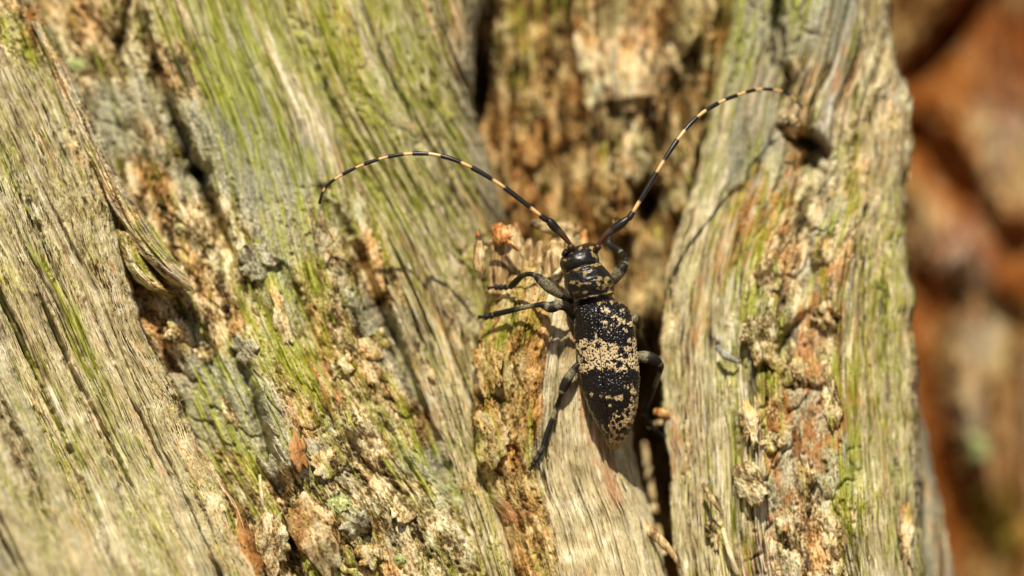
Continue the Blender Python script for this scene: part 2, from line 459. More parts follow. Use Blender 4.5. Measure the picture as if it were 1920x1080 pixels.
trunk_core('trunk_core', [(-230, 100), (-160, 62), (-80, 46), (-20, 40), (6, 41), (17, 52), (16, 100), (0, 170), (-60, 250), (-140, 280), (-220, 220), (-250, 150)],
           np.r_[np.linspace(-20, 800, 40), np.linspace(810, 1000, 60), np.linspace(1020, 1500, 30)], M_BARK, tree, 31)

# ---- A: fibrous flank that comes towards the camera
AR = [(10, -150), (45, -60), (95, 60), (158, 200), (203, 330), (228, 440), (246, 530), (272, 610), (308, 685), (340, 750), (385, 850), (440, 940), (482, 1030), (560, 1230)]
AL = [(np.interp(y, [-150, 1230], [-690, -60]), y + 70) for x, y in AR]
A_prof = [[-1, 1, 3, 5, 7], [-3, -1, 1.5, 3.2, 4.6], [-5, -3, -0.8, 1.0, 2.2], [-7.5, -5.5, -2.4, 0.0, 1.4], [-11, -8.5, -5.0, -1.6, 0.4], [-14, -12, -8.5, -5.0, -3.0]]

def A_relief(S, T, PX, PY, t):
    pz = smooth(0.0, 0.45, fbm(S * 0.10, T * 0.28, 4, 131))
    r = fibres(S, T, 101, 1.6, 1.7) * (1 - 0.35 * pz) + pz * (0.5 * crust(S, T, 132, 0.8, 0.7) + 0.10)
    q = gate([(-150, -60), (200, 120), (440, 190), (700, 290), (900, 390), (1230, 520)], PX, PY)
    edge = smooth(-30, 12, q)                                        # the corky margin along the edge
    r = r * (1 - 0.6 * edge) + edge * (crust(S, T, 111, 0.55, 0.5) + 0.15)
    for ln, w, dp in (([(25, 60), (90, 200), (120, 290), (170, 420), (215, 560)], 7, 0.9), ([(-60, 420), (60, 700), (150, 900), (230, 1100)], 9, 1.2),
                      ([(70, 560), (150, 720), (240, 900), (330, 1080)], 5, 0.7), ([(160, 560), (230, 720), (300, 860), (380, 1020)], 4, 0.6), ([(-20, 700), (40, 850), (120, 1080)], 14, 2.2), ([(-10, 570), (55, 740), (130, 900), (210, 1090)], 13, 2.0), ([(75, 560), (150, 745), (215, 880), (290, 1060)], 9, 1.5), ([(30, 330), (85, 470), (120, 560)], 8, 1.2), ([(-120, 800), (-20, 980), (60, 1150)], 20, 2.5)):
        r = r + fissure(PX, PY, ln, w, dp)
    return r

def A_mask(S, T, PX, PY, t, H):
    q = gate([(-150, -60), (200, 120), (440, 190), (700, 290), (900, 390), (1230, 520)], PX, PY)
    edge = smooth(-40, 20, q + 25 * fbm(S * 0.3, T * 0.3, 3, 5))
    band = smooth(-0.1, 0.55, fbm(S * 0.06, T * 0.35, 3, 7) + 0.25 * blob(PX, PY, 120, 600, 140, 260))
    return {'moss': np.clip((0.42 + 0.25 * band) * (1 - 0.4 * edge), 0, 1), 'crust': 0.85 * edge * smooth(100, 300, PY) + 0.7 * blob(PX, PY, 60, 60, 110, 130) + 0.6 * smooth(0.0, 0.45, fbm(S * 0.10, T * 0.28, 4, 131)),
            'grey': 0.12 + 0.5 * smooth(0.0, 0.6, fbm(S * 0.05, T * 0.3, 3, 8)) + 0.5 * smooth(500, 1000, PY - 0.8 * PX), 'rust': 0.6 * edge * smooth(-0.1, 0.4, fbm(S * 0.2, T * 0.5, 3, 9)) + 0.35 * smooth(0.1, 0.5, fbm(S * 0.04, T * 0.6, 3, 19)),
            'pale': 0.7 * smooth(-0.3, 0.5, fbm(S * 0.05, T * 0.5, 3, 10)) * (1 - edge)}

flank = strip('wood_ridge', AL, AR, A_prof, 560, 330, A_relief, A_mask, M_BARK, tree, roll=(0, 3.0), rollw=1.6, seed=1, key='A',
              label='mossy fibrous ridge with silvery straw grain slanting beside the bark valley')

# ---- B: crusty bark valley
BL = [(-20, -150), (20, -60), (60, 60), (120, 200), (160, 330), (185, 440), (205, 530), (230, 610), (265, 685), (300, 750), (345, 850), (400, 940), (440, 1030), (500, 1230)]
BR = [(500, -150), (520, -60), (550, 60), (610, 200), (665, 330), (715, 440), (750, 530), (780, 610), (815, 685), (845, 750), (895, 850), (930, 940), (960, 1030), (1010, 1230)]
B_prof = [[11, 10, 9.5, 9.5, 10], [9.5, 8.5, 7.5, 7.4, 8.5], [8.0, 6.5, 5.6, 5.8, 7.5], [6.0, 4.6, 3.6, 4.2, 6.3], [4.5, 2.6, 1.8, 2.6, 4.8], [2.5, 0.8, 0.2, 1.2, 3.2]]

def B_relief(S, T, PX, PY, t):
    r = crust(S, T, 201, 0.62, 0.38) + 2.4 * blob(PX, PY, 275, 605, 75, 75)
    fb = fibres(S, T, 222, 0.8, 1.0)
    up = smooth(620, 380, PY + 0.2 * PX) * smooth(0.35, 0.65, t)
    r = r * (1 - 0.75 * up) + fb * (0.5 + 0.5 * up)
    # slabs: raised plates with a real step at their edge
    sl = gate([(-150, 235), (0, 262), (150, 300), (300, 355), (330, 385), (430, 425), (520, 445), (620, 460)], PX, PY)
    r = r + 1.1 * smooth(-3, 10, sl) * smooth(640, 470, PY)
    sl2 = gate([(430, 520), (560, 470), (640, 440), (700, 470), (800, 490), (900, 525), (1000, 540), (1080, 560)], PX, PY)
    r = r + 1.3 * smooth(-3, 8, sl2 + 8 * fbm(PX * 0.02, PY * 0.02, 3, 4)) * smooth(560, 680, PY) * smooth(150, 60, sl2)
    for ln, w, dp in (([(255, -60), (275, 60), (305, 165), (345, 270), (372, 325), (400, 400), (432, 480)], 9, 2.8), ([(255, -60), (238, 20), (222, 120)], 8, 2.4),
                      ([(445, 640), (470, 720), (490, 800), (520, 900), (555, 1000), (560, 1080)], 11, 1.6), ([(520, 480), (560, 560), (600, 660), (640, 760)], 8, 0.8),
                      ([(640, 800), (690, 880), (760, 930), (800, 1010)], 7, 0.8), ([(300, 560), (360, 600), (400, 680), (430, 780)], 9, 1.0), ([(690, 740), (735, 820), (780, 900), (830, 1000)], 7, 0.8)):
        r = r + fissure(PX, PY, ln, w, dp)
    r = r + fissure(PX, PY, [(610, 360), (665, 470), (705, 560), (745, 650), (800, 790), (850, 930)], 12, 2.4)
    r = r - 4.5 * blob(PX, PY, 372, 326, 18, 13)                     # the small dark hole
    for x, y, rx, ry, h in ((590, 1000, 34, 75, 1.3), (500, 1020, 45, 60, 1.1), (545, 860, 28, 60, 0.9), (520, 780, 28, 90, 0.9), (560, 850, 22, 35, 0.9), (690, 960, 40, 30, 0.8), (360, 420, 30, 50, 0.7), (530, 580, 26, 60, 0.8), (655, 800, 26, 20, 1.1), (650, 560, 50, 90, 0.5)):
        r = r + h * blob(PX, PY, x, y, rx, ry, -0.25)
    return r

def B_mask(S, T, PX, PY, t, H):
    up = smooth(620, 380, PY + 0.2 * PX) * smooth(0.4, 0.65, t)
    n1 = fbm(S * 0.09, T * 0.12, 4, 21); n2 = fbm(S * 0.1, T * 0.14, 4, 22); n3 = fbm(S * 0.15, T * 0.2, 4, 23)
    strip_ = np.exp(-((gate([(-150, 400), (0, 435), (300, 480), (600, 540), (700, 560)], PX, PY)) / 32) ** 2) * smooth(700, 500, PY)
    return {'crust': 1 - 0.8 * up, 'moss': 0.34 + 0.3 * smooth(-0.3, 0.6, n1) + 0.15 * up, 'grey': 0.25 + 0.6 * smooth(-0.1, 0.6, n2) + 0.6 * strip_ + 0.4 * blob(PX, PY, 500, 780, 60, 130),
            'rust': 0.32 * smooth(0.05, 0.7, n3) + 0.5 * blob(PX, PY, 470, 860, 30, 120) + 0.2 * blob(PX, PY, 620, 700, 160, 150),
            'lichen': 1.0 * blob(PX, PY, 145, 120, 22, 16) + 1.1 * blob(PX, PY, 635, 943, 26, 20) + 1.0 * blob(PX, PY, 750, 1050, 18, 14), 'pale': 0.5 * up}

valley = strip('bark_valley', BL, BR, B_prof, 540, 400, B_relief, B_mask, M_BARK, tree, wig=2, seed=2, key='B', label='crusty corky bark valley with grey algae and a small dark hole')

# ---- C: mossy sheet of straight grain behind the stub
CL = [(400, -150), (428, -30), (470, 90), (530, 220), (600, 330), (650, 420), (700, 520), (742, 620), (775, 700), (808, 780), (845, 880), (878, 970), (905, 1060), (950, 1230)]
CR = [(925, -150), (912, -30), (888, 110), (892, 220), (925, 330), (945, 410), (955, 520), (955, 620), (955, 700), (955, 780), (962, 880), (975, 970), (995, 1060), (1030, 1230)]
C_prof = [[10, 9, 8.5, 9, 10], [9, 7.8, 7.5, 8, 9.5], [7.6, 6.9, 7.2, 8.2, 9.8], [6.2, 5.8, 6.6, 8.2, 9.8], [4.8, 4.8, 5.6, 7.0, 8.4], [3.2, 3.3, 3.8, 4.8, 5.6], [2.2, 2.2, 2.5, 3.5, 4.5]]

def C_relief(S, T, PX, PY, t):
    pz = smooth(-0.15, 0.35, fbm(S * 0.09, T * 0.22, 4, 331))
    r = fibres(S, T, 301, 1.3, 1.2) * (1 - 0.3 * pz) + pz * (0.8 * crust(S, T, 332, 0.8, 0.55) + 0.12)
    up = smooth(330, 60, PY) * 0.55
    r = r * (1 - up * 0.3) + up * crust(S, T, 311, 0.7, 0.3)
    for ln, w, dp in (([(690, 380), (735, 520), (790, 650), (830, 780), (868, 900)], 6, 0.8), ([(780, 120), (830, 300), (870, 430)], 7, 0.7), ([(560, 60), (640, 230), (720, 380)], 8, 0.8), ([(620, 380), (680, 500), (725, 585), (760, 660)], 10, 1.4)):
        r = r + fissure(PX, PY, ln, w, dp)
    return r

def C_mask(S, T, PX, PY, t, H):
    n1 = fbm(S * 0.05, T * 0.3, 3, 31)
    low = smooth(0.3, 0.0, t) * smooth(500, 700, PY)
    edge = smooth(0.84, 0.97, t) * smooth(560, 380, PY)
    return {'moss': 0.60 + 0.3 * n1 - 0.2 * low - 0.5 * edge, 'crust': 0.75 * smooth(-0.15, 0.35, fbm(S * 0.09, T * 0.22, 4, 331)), 'grey': 0.75 * edge + 0.5 * smooth(0.15, 0.6, fbm(S * 0.05, T * 0.25, 3, 32)),
            'rust': 0.6 * low + 0.55 * smooth(0.05, 0.5, fbm(S * 0.08, T * 0.35, 3, 33)) * smooth(0.9, 0.3, t), 'pale': 0.6 * smooth(-0.2, 0.5, fbm(S * 0.06, T * 0.4, 3, 35))}

sheet = strip('wood_ridge', CL, CR, C_prof, 520, 260, C_relief, C_mask, M_BARK, tree, roll=(1.3, 3.5), rollw=1.5, seed=3, key='C', label='broad green mossy ridge of straight grain behind the broken stub')

# ---- E: recessed gully behind the stub
EL = [(840, -150), (840, 100), (850, 350), (860, 620), (865, 740), (900, 1230)]
ER = [(1440, -150), (1440, 100), (1400, 350), (1340, 620), (1330, 740), (1340, 1230)]
E_prof = [[16, 15.5, 15, 15, 14.5], [16, 15, 14.5, 14.5, 14], [15.5, 15, 14.5, 14.5, 14], [15, 14.5, 14, 14, 13.5], [18, 26, 28, 28, 24], [18, 28, 30, 30, 26]]

def E_relief(S, T, PX, PY, t):
    r = 0.45 * crust(S, T, 401, 1.0, 0.24) + 0.8 * fibres(S, T, 402) + 1.3 * fbm(S * 0.035, T * 0.33, 3, 403)
    for ln, w, h in (([(1085, -60), (1100, 120), (1125, 260), (1135, 400)], 26, 2.2), ([(1185, 200), (1180, 300), (1170, 420)], 30, 1.6), ([(1300, 60), (1250, 130), (1230, 220)], 14, 1.8),
                     ([(1010, 80), (1000, 300)], 22, 1.2), ([(1330, -50), (1300, 200), (1270, 380)], 26, 1.4), ([(940, 60), (950, 300), (980, 430)], 18, 1.0)):
        q, f = polydist(PX, PY, ln)
        r = r + h * smooth(w * 1.25, w * 0.6, q + 5 * fbm(PX * 0.03, PY * 0.03, 3, 41))
    q = np.maximum(np.abs(PX - 1176 - 0.08 * (PY - 130)) / 45, np.abs(PY - 130) / 66) + 0.12 * fbm(PX * 0.03, PY * 0.03, 3, 42)
    r = r + 1.6 * smooth(1.15, 0.6, q)
    for x, y, rx, ry, dp in ((897, 150, 16, 60, 6.0), (1245, 90, 14, 60, 1.6), (1215, 385, 22, 34, 5), (1060, 60, 16, 60, 1.0), (1220, 520, 35, 50, 1.5)):
        r = r - dp * blob(PX, PY, x, y, rx, ry)
    return r

def E_mask(S, T, PX, PY, t, H):
    n1 = fbm(S * 0.12, T * 0.15, 4, 43); n2 = fbm(S * 0.12, T * 0.15, 4, 44)
    plate = blob(PX, PY, 1178, 130, 50, 70)
    return {'crust': 0.75 - 0.5 * plate, 'rust': 0.50 * smooth(-0.2, 0.5, n1) * (1 - 0.8 * plate), 'moss': 0.55 * smooth(0.0, 0.6, n2) + 0.35 * smooth(1250, 1350, PX) * smooth(300, 100, PY), 'grey': 0.45 * smooth(1050, 900, PX) * smooth(0, 0.5, n2 + 0.2), 'pale': 0.9 * plate}

gully = strip('bark_gully', EL, ER, E_prof, 400, 240, E_relief, E_mask, M_GULLY, tree, seed=5, key='E', label='recessed brown gully of bark between the ridges')

# ---- F: ridge on the other side of the crevice
FL = [(1400, -150), (1385, -20), (1352, 120), (1328, 230), (1310, 320), (1282, 400), (1258, 470), (1246, 560), (1240, 680), (1246, 800), (1254, 900), (1258, 1000), (1272, 1080), (1295, 1230)]
FR = [(1664, -150), (1668, -20), (1680, 110), (1702, 180), (1704, 300), (1700, 400), (1703, 470), (1711, 560), (1718, 680), (1722, 800), (1728, 900), (1732, 1000), (1735, 1080), (1742, 1230)]
F_prof = [[11, 10, 9.5, 9.5, 11], [10, 9.3, 8.8, 8.8, 10], [8.8, 7.8, 7.3, 7.6, 9.2], [6.8, 6.0, 5.6, 6.0, 8.2], [5.4, 4.6, 4.2, 4.6, 7.2], [4.2, 3.4, 2.8, 3.2, 6.0], [3.5, 2.5, 2.0, 2.4, 5.2]]

def F_relief(S, T, PX, PY, t):
    fb = fibres(S, T, 501, 1.0, 1.3); cr = crust(S, T, 511, 1.0, 0.4) + 0.35 * fb
    c = 0.75 * smooth(0.24, 0.46, t + 0.12 * fbm(S * 0.1, T * 0.1, 3, 51)) * smooth(0.80, 0.60, t + 0.08 * fbm(S * 0.1, T * 0.1, 3, 52)) * smooth(60, 420, PY)
    pz = (1 - c) * smooth(-0.05, 0.4, fbm(S * 0.09, T * 0.25, 4, 531))
    r = fb * (1 - 0.8 * c) + cr * c + pz * (0.7 * crust(S, T, 532, 0.8, 0.6) + 0.1)
    for ln, w, dp in (([(1462, -90), (1458, 40), (1462, 115)], 9, 5.0), ([(1448, 100), (1480, 150), (1476, 210)], 11, 3.0), ([(1512, 590), (1480, 620), (1455, 670), (1420, 700)], 8, 1.5), ([(1500, 300), (1505, 420), (1520, 520), (1508, 600)], 13, 1.1),
                      ([(1465, 725), (1510, 722), (1545, 735)], 6, 1.0), ([(1400, 230), (1396, 330), (1385, 460), (1380, 600)], 7, 0.8), ([(1320, 920), (1350, 960), (1372, 1080)], 6, 0.8), ([(1500, 780), (1490, 860), (1520, 980)], 9, 0.8),
                      ([(1640, 220), (1650, 500), (1670, 800), (1690, 1080)], 5, 0.7), ([(1600, 300), (1620, 600), (1640, 900)], 5, 0.5), ([(1330, 640), (1370, 690)], 8, 0.8)):
        r = r + fissure(PX, PY, ln, w, dp)
    wq = 14 * fbm(PX * 0.025, PY * 0.025, 3, 57)
    r = r - 5.5 * blob(PX + wq, PY + wq, 1505, 262, 30, 13, 0.45) - 3.0 * blob(PX + wq, PY, 1528, 295, 16, 34) - 1.2 * blob(PX, PY, 1525, 330, 30, 60) - 0.9 * blob(PX, PY, 1520, 650, 60, 45)
    for x, y, rx, ry, h in ((1480, 235, 24, 18, 1.3), (1700, 250, 26, 90, 1.4), (1405, 790, 22, 50, 1.0), (1410, 905, 34, 40, 0.9), (1500, 960, 26, 70, 0.7), (1430, 640, 40, 60, 0.6), (1545, 430, 20, 22, 0.7), (1580, 980, 30, 60, 0.6)):
        r = r + h * blob(PX, PY, x, y, rx, ry)
    return r

def F_mask(S, T, PX, PY, t, H):
    n1 = fbm(S * 0.06, T * 0.3, 3, 53); n2 = fbm(S * 0.1, T * 0.15, 4, 54); n3 = fbm(S * 0.08, T * 0.25, 4, 55)
    c = 0.8 * smooth(0.26, 0.46, t) * smooth(0.80, 0.60, t) * smooth(60, 420, PY)
    return {'crust': np.maximum(0.95 * c, 0.7 * smooth(-0.05, 0.4, fbm(S * 0.09, T * 0.25, 4, 531))), 'moss': 0.50 + 0.3 * n1 + 0.25 * blob(PX, PY, 1650, 560, 40, 300) + 0.3 * blob(PX, PY, 1590, 940, 60, 120) - 0.25 * c, 'grey': 0.65 * smooth(0.0, 0.55, n2) + 0.6 * blob(PX, PY, 1345, 300, 50, 170) + 0.35 * smooth(250, 0, PY),
            'rust': 0.7 * smooth(-0.05, 0.5, n3) + 0.4 * blob(PX, PY, 1290, 720, 45, 330) * smooth(-0.1, 0.3, n3), 'pale': 0.65 * smooth(-0.3, 0.5, fbm(S * 0.05, T * 0.4, 3, 56))}

far = strip('wood_ridge', FL, FR, F_prof, 540, 330, F_relief, F_mask, M_BARK, tree, roll=(1.2, 3.5), rollw=1.0, seed=6, wall=24, key='F', label='tall ridge of weathered wood with a dark knot hole across the crevice')

F2L = [(1700, 700), (1708, 800), (1715, 900), (1722, 1000), (1730, 1100), (1740, 1230)]
F2R = [(1722, 760), (1742, 840), (1758, 920), (1775, 1000), (1792, 1100), (1810, 1230)]
strip('root_flank', F2L, F2R, [[12, 12, 13], [11, 11, 12.5], [10, 10, 12]], 220, 60, lambda S, T, PX, PY, t: fibres(S, T, 601, 0.9),
      lambda S, T, PX, PY, t, H: {'moss': 0.4 + 0.4 * fbm(S * 0.1, T * 0.3, 3, 61), 'grey': 0.7 + 0 * S}, M_BARK, tree, roll=(0, 3), seed=7, tip=3, key='F2')

# ---- D: broken stub the beetle stands on
DL = [(922, 496), (914, 550), (903, 605), (892, 660), (886, 735), (882, 800), (880, 870), (895, 932), (925, 965), (938, 1010), (955, 1080), (985, 1230)]
DR = [(1120, 470), (1140, 545), (1155, 605), (1166, 660), (1176, 735), (1183, 800), (1190, 852), (1203, 905), (1222, 965), (1235, 1010), (1252, 1080), (1290, 1230)]
D_prof = [[5.2, 4.4, 3.9, 4.0, 5.0], [4.6, 3.5, 3.1, 3.2, 4.4], [4.2, 3.2, 2.8, 2.9, 4.1], [3.9, 2.9, 2.6, 2.7, 3.8], [3.2, 2.3, 2.0, 2.1, 3.2], [2.0, 1.2, 0.9, 1.0, 2.2]]
D_GATE = [(440, 1010), (560, 1040), (620, 1035), (700, 1020), (800, 1018), (880, 1020), (940, 1030), (1080, 1045), (1230, 1060)]

def D_relief(S, T, PX, PY, t):
    q = gate(D_GATE, PX + 14 * fbm(S * 0.2, T * 0.2, 3, 71), PY)
    w = smooth(-18, 10, q)
    fb = 0.62 * fibres(S, T, 701, 1.0, 0.45) + 0.10 * fbm(S * 0.22, T * 4.5, 2, 702) - 0.16 * smooth(0.3, 0.5, perlin(S * 0.12, T * 2.6, 703))
    cr = crust(S, T, 711, 0.42, 0.32) + 0.55 + 0.55 * fb
    r = fb * w + cr * (1 - w)
    for ln, wd, dp in (([(955, 630), (962, 690), (975, 740)], 5, 0.8), ([(885, 748), (915, 742), (945, 752)], 7, 1.3), ([(935, 760), (945, 810), (955, 850)], 7, 0.8), ([(960, 830), (970, 865), (990, 900)], 6, 0.9),
                       ([(985, 960), (1005, 1000), (1015, 1060)], 6, 0.8), ([(1135, 760), (1150, 860), (1160, 950)], 3, 0.3), ([(905, 925), (930, 985), (945, 1060)], 8, 1.2)):
        r = r + fissure(PX, PY, ln, wd, dp)
    for x, y, rx, ry, h in ((912, 690, 24, 55, 0.9), (912, 830, 28, 75, 1.1), (960, 870, 22, 40, 0.5), (950, 965, 30, 40, 0.5), (985, 610, 40, 60, 0.5)):
        r = r + h * blob(PX, PY, x, y, rx, ry)
    return r

def D_mask(S, T, PX, PY, t, H):
    q = gate(D_GATE, PX + 14 * fbm(S * 0.2, T * 0.2, 3, 71), PY)
    w = smooth(-18, 10, q)
    red = blob(PX, PY, 1080, 590, 30, 110) + blob(PX, PY, 1118, 800, 26, 150, -0.12) + 0.8 * blob(PX, PY, 1150, 900, 30, 50) + 0.5 * blob(PX, PY, 930, 980, 40, 50)
    return {'crust': 0.92 * (1 - w), 'rust': 1.5 * red * (0.75 + 0.7 * fbm(S * 0.12, T * 1.2, 3, 72)) + 0.32 * (1 - w) * smooth(0, 0.5, fbm(S * 0.2, T * 0.25, 3, 73)),
            'moss': (0.14 + 0.34 * smooth(-0.1, 0.5, fbm(S * 0.12, T * 0.5, 3, 74))) * (1 - 0.8 * red) + 0.10 * blob(PX, PY, 960, 610, 50, 60) * (1 - w), 'pale': 1.0 * w * smooth(1.2, 0.1, red * 1.6), 'grey': 0.25 * smooth(0.1, 0.6, fbm(S * 0.1, T * 0.2, 3, 75)) + 0.25 * (1 - w)}

stub = strip('broken_stub', DL, DR, D_prof, 480, 330, D_relief, D_mask, M_STUB, tree, wig=4, roll=(2.4, 3.5), rollw=2.0, seed=8, tip=2.0, wall=20, key='D', label='broken pale stub of wood with crusty bark that carries the beetle')

# ---- spur that splits off the fibrous flank
SL = [(60, 40), (125, 200), (182, 330), (240, 445), (300, 512), (355, 546)]
SR = [(92, 50), (162, 195), (225, 330), (288, 430), (338, 500), (366, 546)]
strip('splinter', SL, SR, [[4.5, 4.2, 5.2], [2.6, 2.2, 3.6], [1.6, 1.0, 2.4], [1.6, 1.2, 2.2]], 260, 70, lambda S, T, PX, PY, t: 0.8 * fibres(S, T, 801) + 0.3 * crust(S, T, 802, 0.6, 0.6),
      lambda S, T, PX, PY, t, H: {'moss': 0.32 + 0.3 * fbm(S * 0.15, T * 0.4, 3, 81), 'crust': 0.55 + 0 * S, 'grey': 0.3 + 0.4 * fbm(S * 0.2, T * 0.4, 3, 82), 'pale': 0.4 + 0 * S}, M_BARK, flank, wig=3, roll=(0.5, 1.6), rollw=1.0, wall=1.2, seed=9, key='spur')
strip('splinter', [(215, 430), (238, 500), (275, 540), (318, 556)], [(262, 440), (285, 490), (315, 530), (336, 556)], [[2.2, 1.9, 2.4], [2.0, 1.8, 2.4], [2.4, 2.2, 2.6]], 110, 46, lambda S, T, PX, PY, t: 0.6 * fibres(S, T, 811) + 0.5 * crust(S, T, 812, 0.5, 0.8),
      lambda S, T, PX, PY, t, H: {'moss': 0.5 + 0 * S, 'crust': 0.7 + 0 * S, 'rust': 0.3 + 0 * S}, M_BARK, flank, wig=3, roll=(0.5, 1.2), rollw=0.8, wall=1.0, seed=10, key='spur2')

# ------------------------------------------------------------------ splinters, flakes, loose fibres
def bar(path, rad, nseg=10, flat=0.6, seed=0, rough=0.12, rows=16, twist=0.0):
    """an irregular stick through (px, py, depth) points with radii in pixels; returns verts, faces"""
    path = np.array(path, float); rad = np.array(rad, float)
    u = np.linspace(0, len(path) - 1, rows)
    p = crom(path, u); r = np.interp(u, np.arange(len(rad)), rad)
    d3 = np.gradient(np.c_[p[:, 0] * K, p[:, 1] * K, p[:, 2]], axis=0)
    d3 /= np.linalg.norm(d3, axis=1)[:, None] + 1e-9
    side = np.cross(d3, [0, 0, 1.0]); side /= np.linalg.norm(side, axis=1)[:, None] + 1e-9
    nrm = np.cross(side, d3)
    a = np.linspace(0, 2 * math.pi, nseg, endpoint=False)
    V = []
    for i in range(rows):
        rr = r[i] * (1 + rough * 2 * perlin(np.cos(a) * 1.3 + i * 0.35, np.sin(a) * 1.3 + seed, seed + 3) + rough * perlin(np.cos(a) * 4, np.sin(a) * 4 + i * 0.15, seed + 4))
        off = (np.cos(a) * rr)[:, None] * side[i] + (np.sin(a) * rr * flat)[:, None] * nrm[i]
        V.append(np.c_[p[i, 0] + off[:, 0], p[i, 1] + off[:, 1], p[i, 2] + off[:, 2] * K])
    V = np.array(V).reshape(-1, 3)
    f = grid_faces(rows, nseg, True).tolist() + [list(range(nseg))[::-1], list(range((rows - 1) * nseg, rows * nseg))]
    return W(V[:, 0], V[:, 1], V[:, 2]), f

def stick(name, path, rad, mat, parent, **kw):
    lab = kw.pop('label', None)
    v, f = bar(path, rad, **kw)
    return obj(name, v, f, mat, parent, label=lab)

# broken end of the stub: each upright splinter is a piece of its own
stick('splinter', [(945, 552, 4.6), (948, 490, 4.5), (950, 450, 4.5), (944, 426, 4.6)], [32, 30, 27, 15], M_SPLINT, stub, nseg=16, seed=1, rows=24, flat=0.5)
stick('splinter', [(948, 452, 3.6), (935, 432, 3.8), (928, 422, 4.2)], [17, 16, 7], M_ORANGE, stub, nseg=14, seed=2, rough=0.12, flat=0.5, label='orange crumbling cap on the tallest splinter')
stick('splinter', [(945, 448, 3.2), (958, 457, 2.9), (973, 469, 3.0)], [4, 5, 3.5], M_ORANGE, stub, nseg=8, seed=3)
stick('splinter', [(922, 452, 3.8), (912, 462, 3.4), (905, 472, 3.2)], [4, 5, 4], M_SPLINT, stub, nseg=8, seed=4)
stick('splinter', [(899, 452, 3.2), (897, 480, 3.0), (901, 503, 3.0), (905, 522, 3.2)], [7, 13, 12, 4], M_SPLINT, stub, nseg=12, seed=5, rough=0.2, label='loose brown flake hanging off the broken edge')
stick('splinter', [(898, 458, 3.2), (896, 444, 3.4), (895, 433, 3.6)], [5, 5, 1.5], M_ORANGE, stub, nseg=8, seed=6)
stick('splinter', [(978, 530, 5.6), (976, 480, 5.8), (970, 445, 6.0), (967, 418, 6.2)], [22, 18, 8, 3], M_SPLINT, stub, nseg=12, seed=7)
stick('splinter', [(969, 455, 5.4), (966, 435, 5.6), (965, 418, 5.7)], [5, 4, 2], M_ORANGE, stub, nseg=8, seed=8)
stick('splinter', [(1000, 540, 5.2), (995, 500, 5.4), (990, 470, 5.6), (993, 448, 5.8)], [16, 14, 10, 3], M_SPLINT, stub, nseg=10, seed=9)
stick('splinter', [(1012, 535, 4.6), (1011, 495, 4.8), (1012, 465, 5.0), (1013, 452, 5.0)], [12, 11, 8, 3], M_SPLINT, stub, nseg=10, seed=10)
stick('splinter', [(1036, 540, 4.2), (1036, 505, 4.0), (1038, 475, 4.2), (1042, 454, 4.6)], [16, 20, 19, 9], M_SPLINT, stub, nseg=14, seed=11, rough=0.24, rows=22)
stick('splinter', [(1050, 520, 4.8), (1053, 480, 5.0), (1060, 452, 5.2)], [9, 8, 4], M_SPLINT, stub, nseg=9, seed=12)
stick('splinter', [(1062, 490, 6.0), (1060, 450, 6.2), (1062, 428, 6.4), (1070, 414, 6.6)], [30, 26, 20, 8], M_FLAKE, stub, nseg=14, seed=13, rough=0.25, rows=20, label='crumpled tan bark scrap behind the antenna base')
stick('splinter', [(1058, 432, 6.0), (1025, 425, 5.6), (995, 417, 5.4)], [14, 13, 6], M_FLAKE, stub, nseg=10, seed=14, rough=0.25)
stick('splinter', [(1092, 470, 6.4), (1095, 445, 6.6), (1098, 431, 6.8)], [11, 8, 2], M_ORANGE, stub, nseg=9, seed=15)
stick('splinter', [(1082, 470, 6.2), (1084, 440, 6.4), (1087, 424, 6.5)], [9, 6, 2], M_SPLINT, stub, nseg=9, seed=16)
stick('splinter', [(1022, 515, 3.6), (1040, 530, 3.2), (1052, 545, 3.4)], [3, 4, 3], M_SPLINT, stub, nseg=8, seed=17)
stick('splinter', [(1030, 528, 3.4), (1046, 510, 3.3), (1058, 498, 3.6)], [3, 4, 2], M_FIBRE, stub, nseg=8, seed=18)
# scraps in the crevice and against the far ridge
stick('splinter', [(1228, 772, 6.0), (1240, 774, 5.6), (1255, 780, 5.8)], [6, 9, 5], M_ORANGE, far, nseg=10, seed=19, label='small orange wood scrap lodged in the crevice')
stick('splinter', [(1216, 800, 8.0), (1240, 792, 7.6), (1262, 800, 7.4)], [5, 6, 3], M_FLAKE, far, nseg=8, seed=20)
stick('splinter', [(1208, 830, 15), (1218, 900, 13.5), (1230, 970, 11), (1246, 1040, 8)], [4, 7, 7, 3], M_FLAKE, far, nseg=10, seed=21, rows=24, label='thin strip of wood standing in the dark crevice')
stick('splinter', [(1205, 985, 4.2), (1235, 1010, 3.6), (1262, 1040, 3.2), (1275, 1065, 3.4)], [10, 9, 6, 2], M_SPLINT, stub, nseg=9, seed=22)
stick('splinter', [(1318, 908, 3.0), (1335, 935, 2.4), (1355, 965, 2.8)], [4, 6, 2], M_FLAKE, far, nseg=8, seed=23)
stick('splinter', [(1345, 650, 4.6), (1360, 665, 4.0), (1385, 680, 4.4)], [5, 8, 3], M_GREYFLAKE, far, nseg=8, seed=24, label='small blue grey chip on the far ridge')
stick('splinter', [(1355, 990, 2.6), (1366, 1030, 2.0), (1385, 1080, 2.2)], [3, 5, 4], M_FIBRE, far, nseg=8, seed=25)
# pale slivers in the bark valley
for q, (p, r) in enumerate((([(505, 655, 3.2), (512, 700, 2.8), (520, 790, 3.0)], [3, 5, 2]), ([(487, 890, 2.4), (490, 925, 2.1), (495, 960, 2.4)], [2.5, 4, 2]), ([(512, 690, 3.0), (517, 740, 2.7), (521, 785, 3.0)], [2, 3, 1.5]))):
    stick('sliver', p, r, M_FIBRE, valley, nseg=7, seed=40 + q, rows=12)

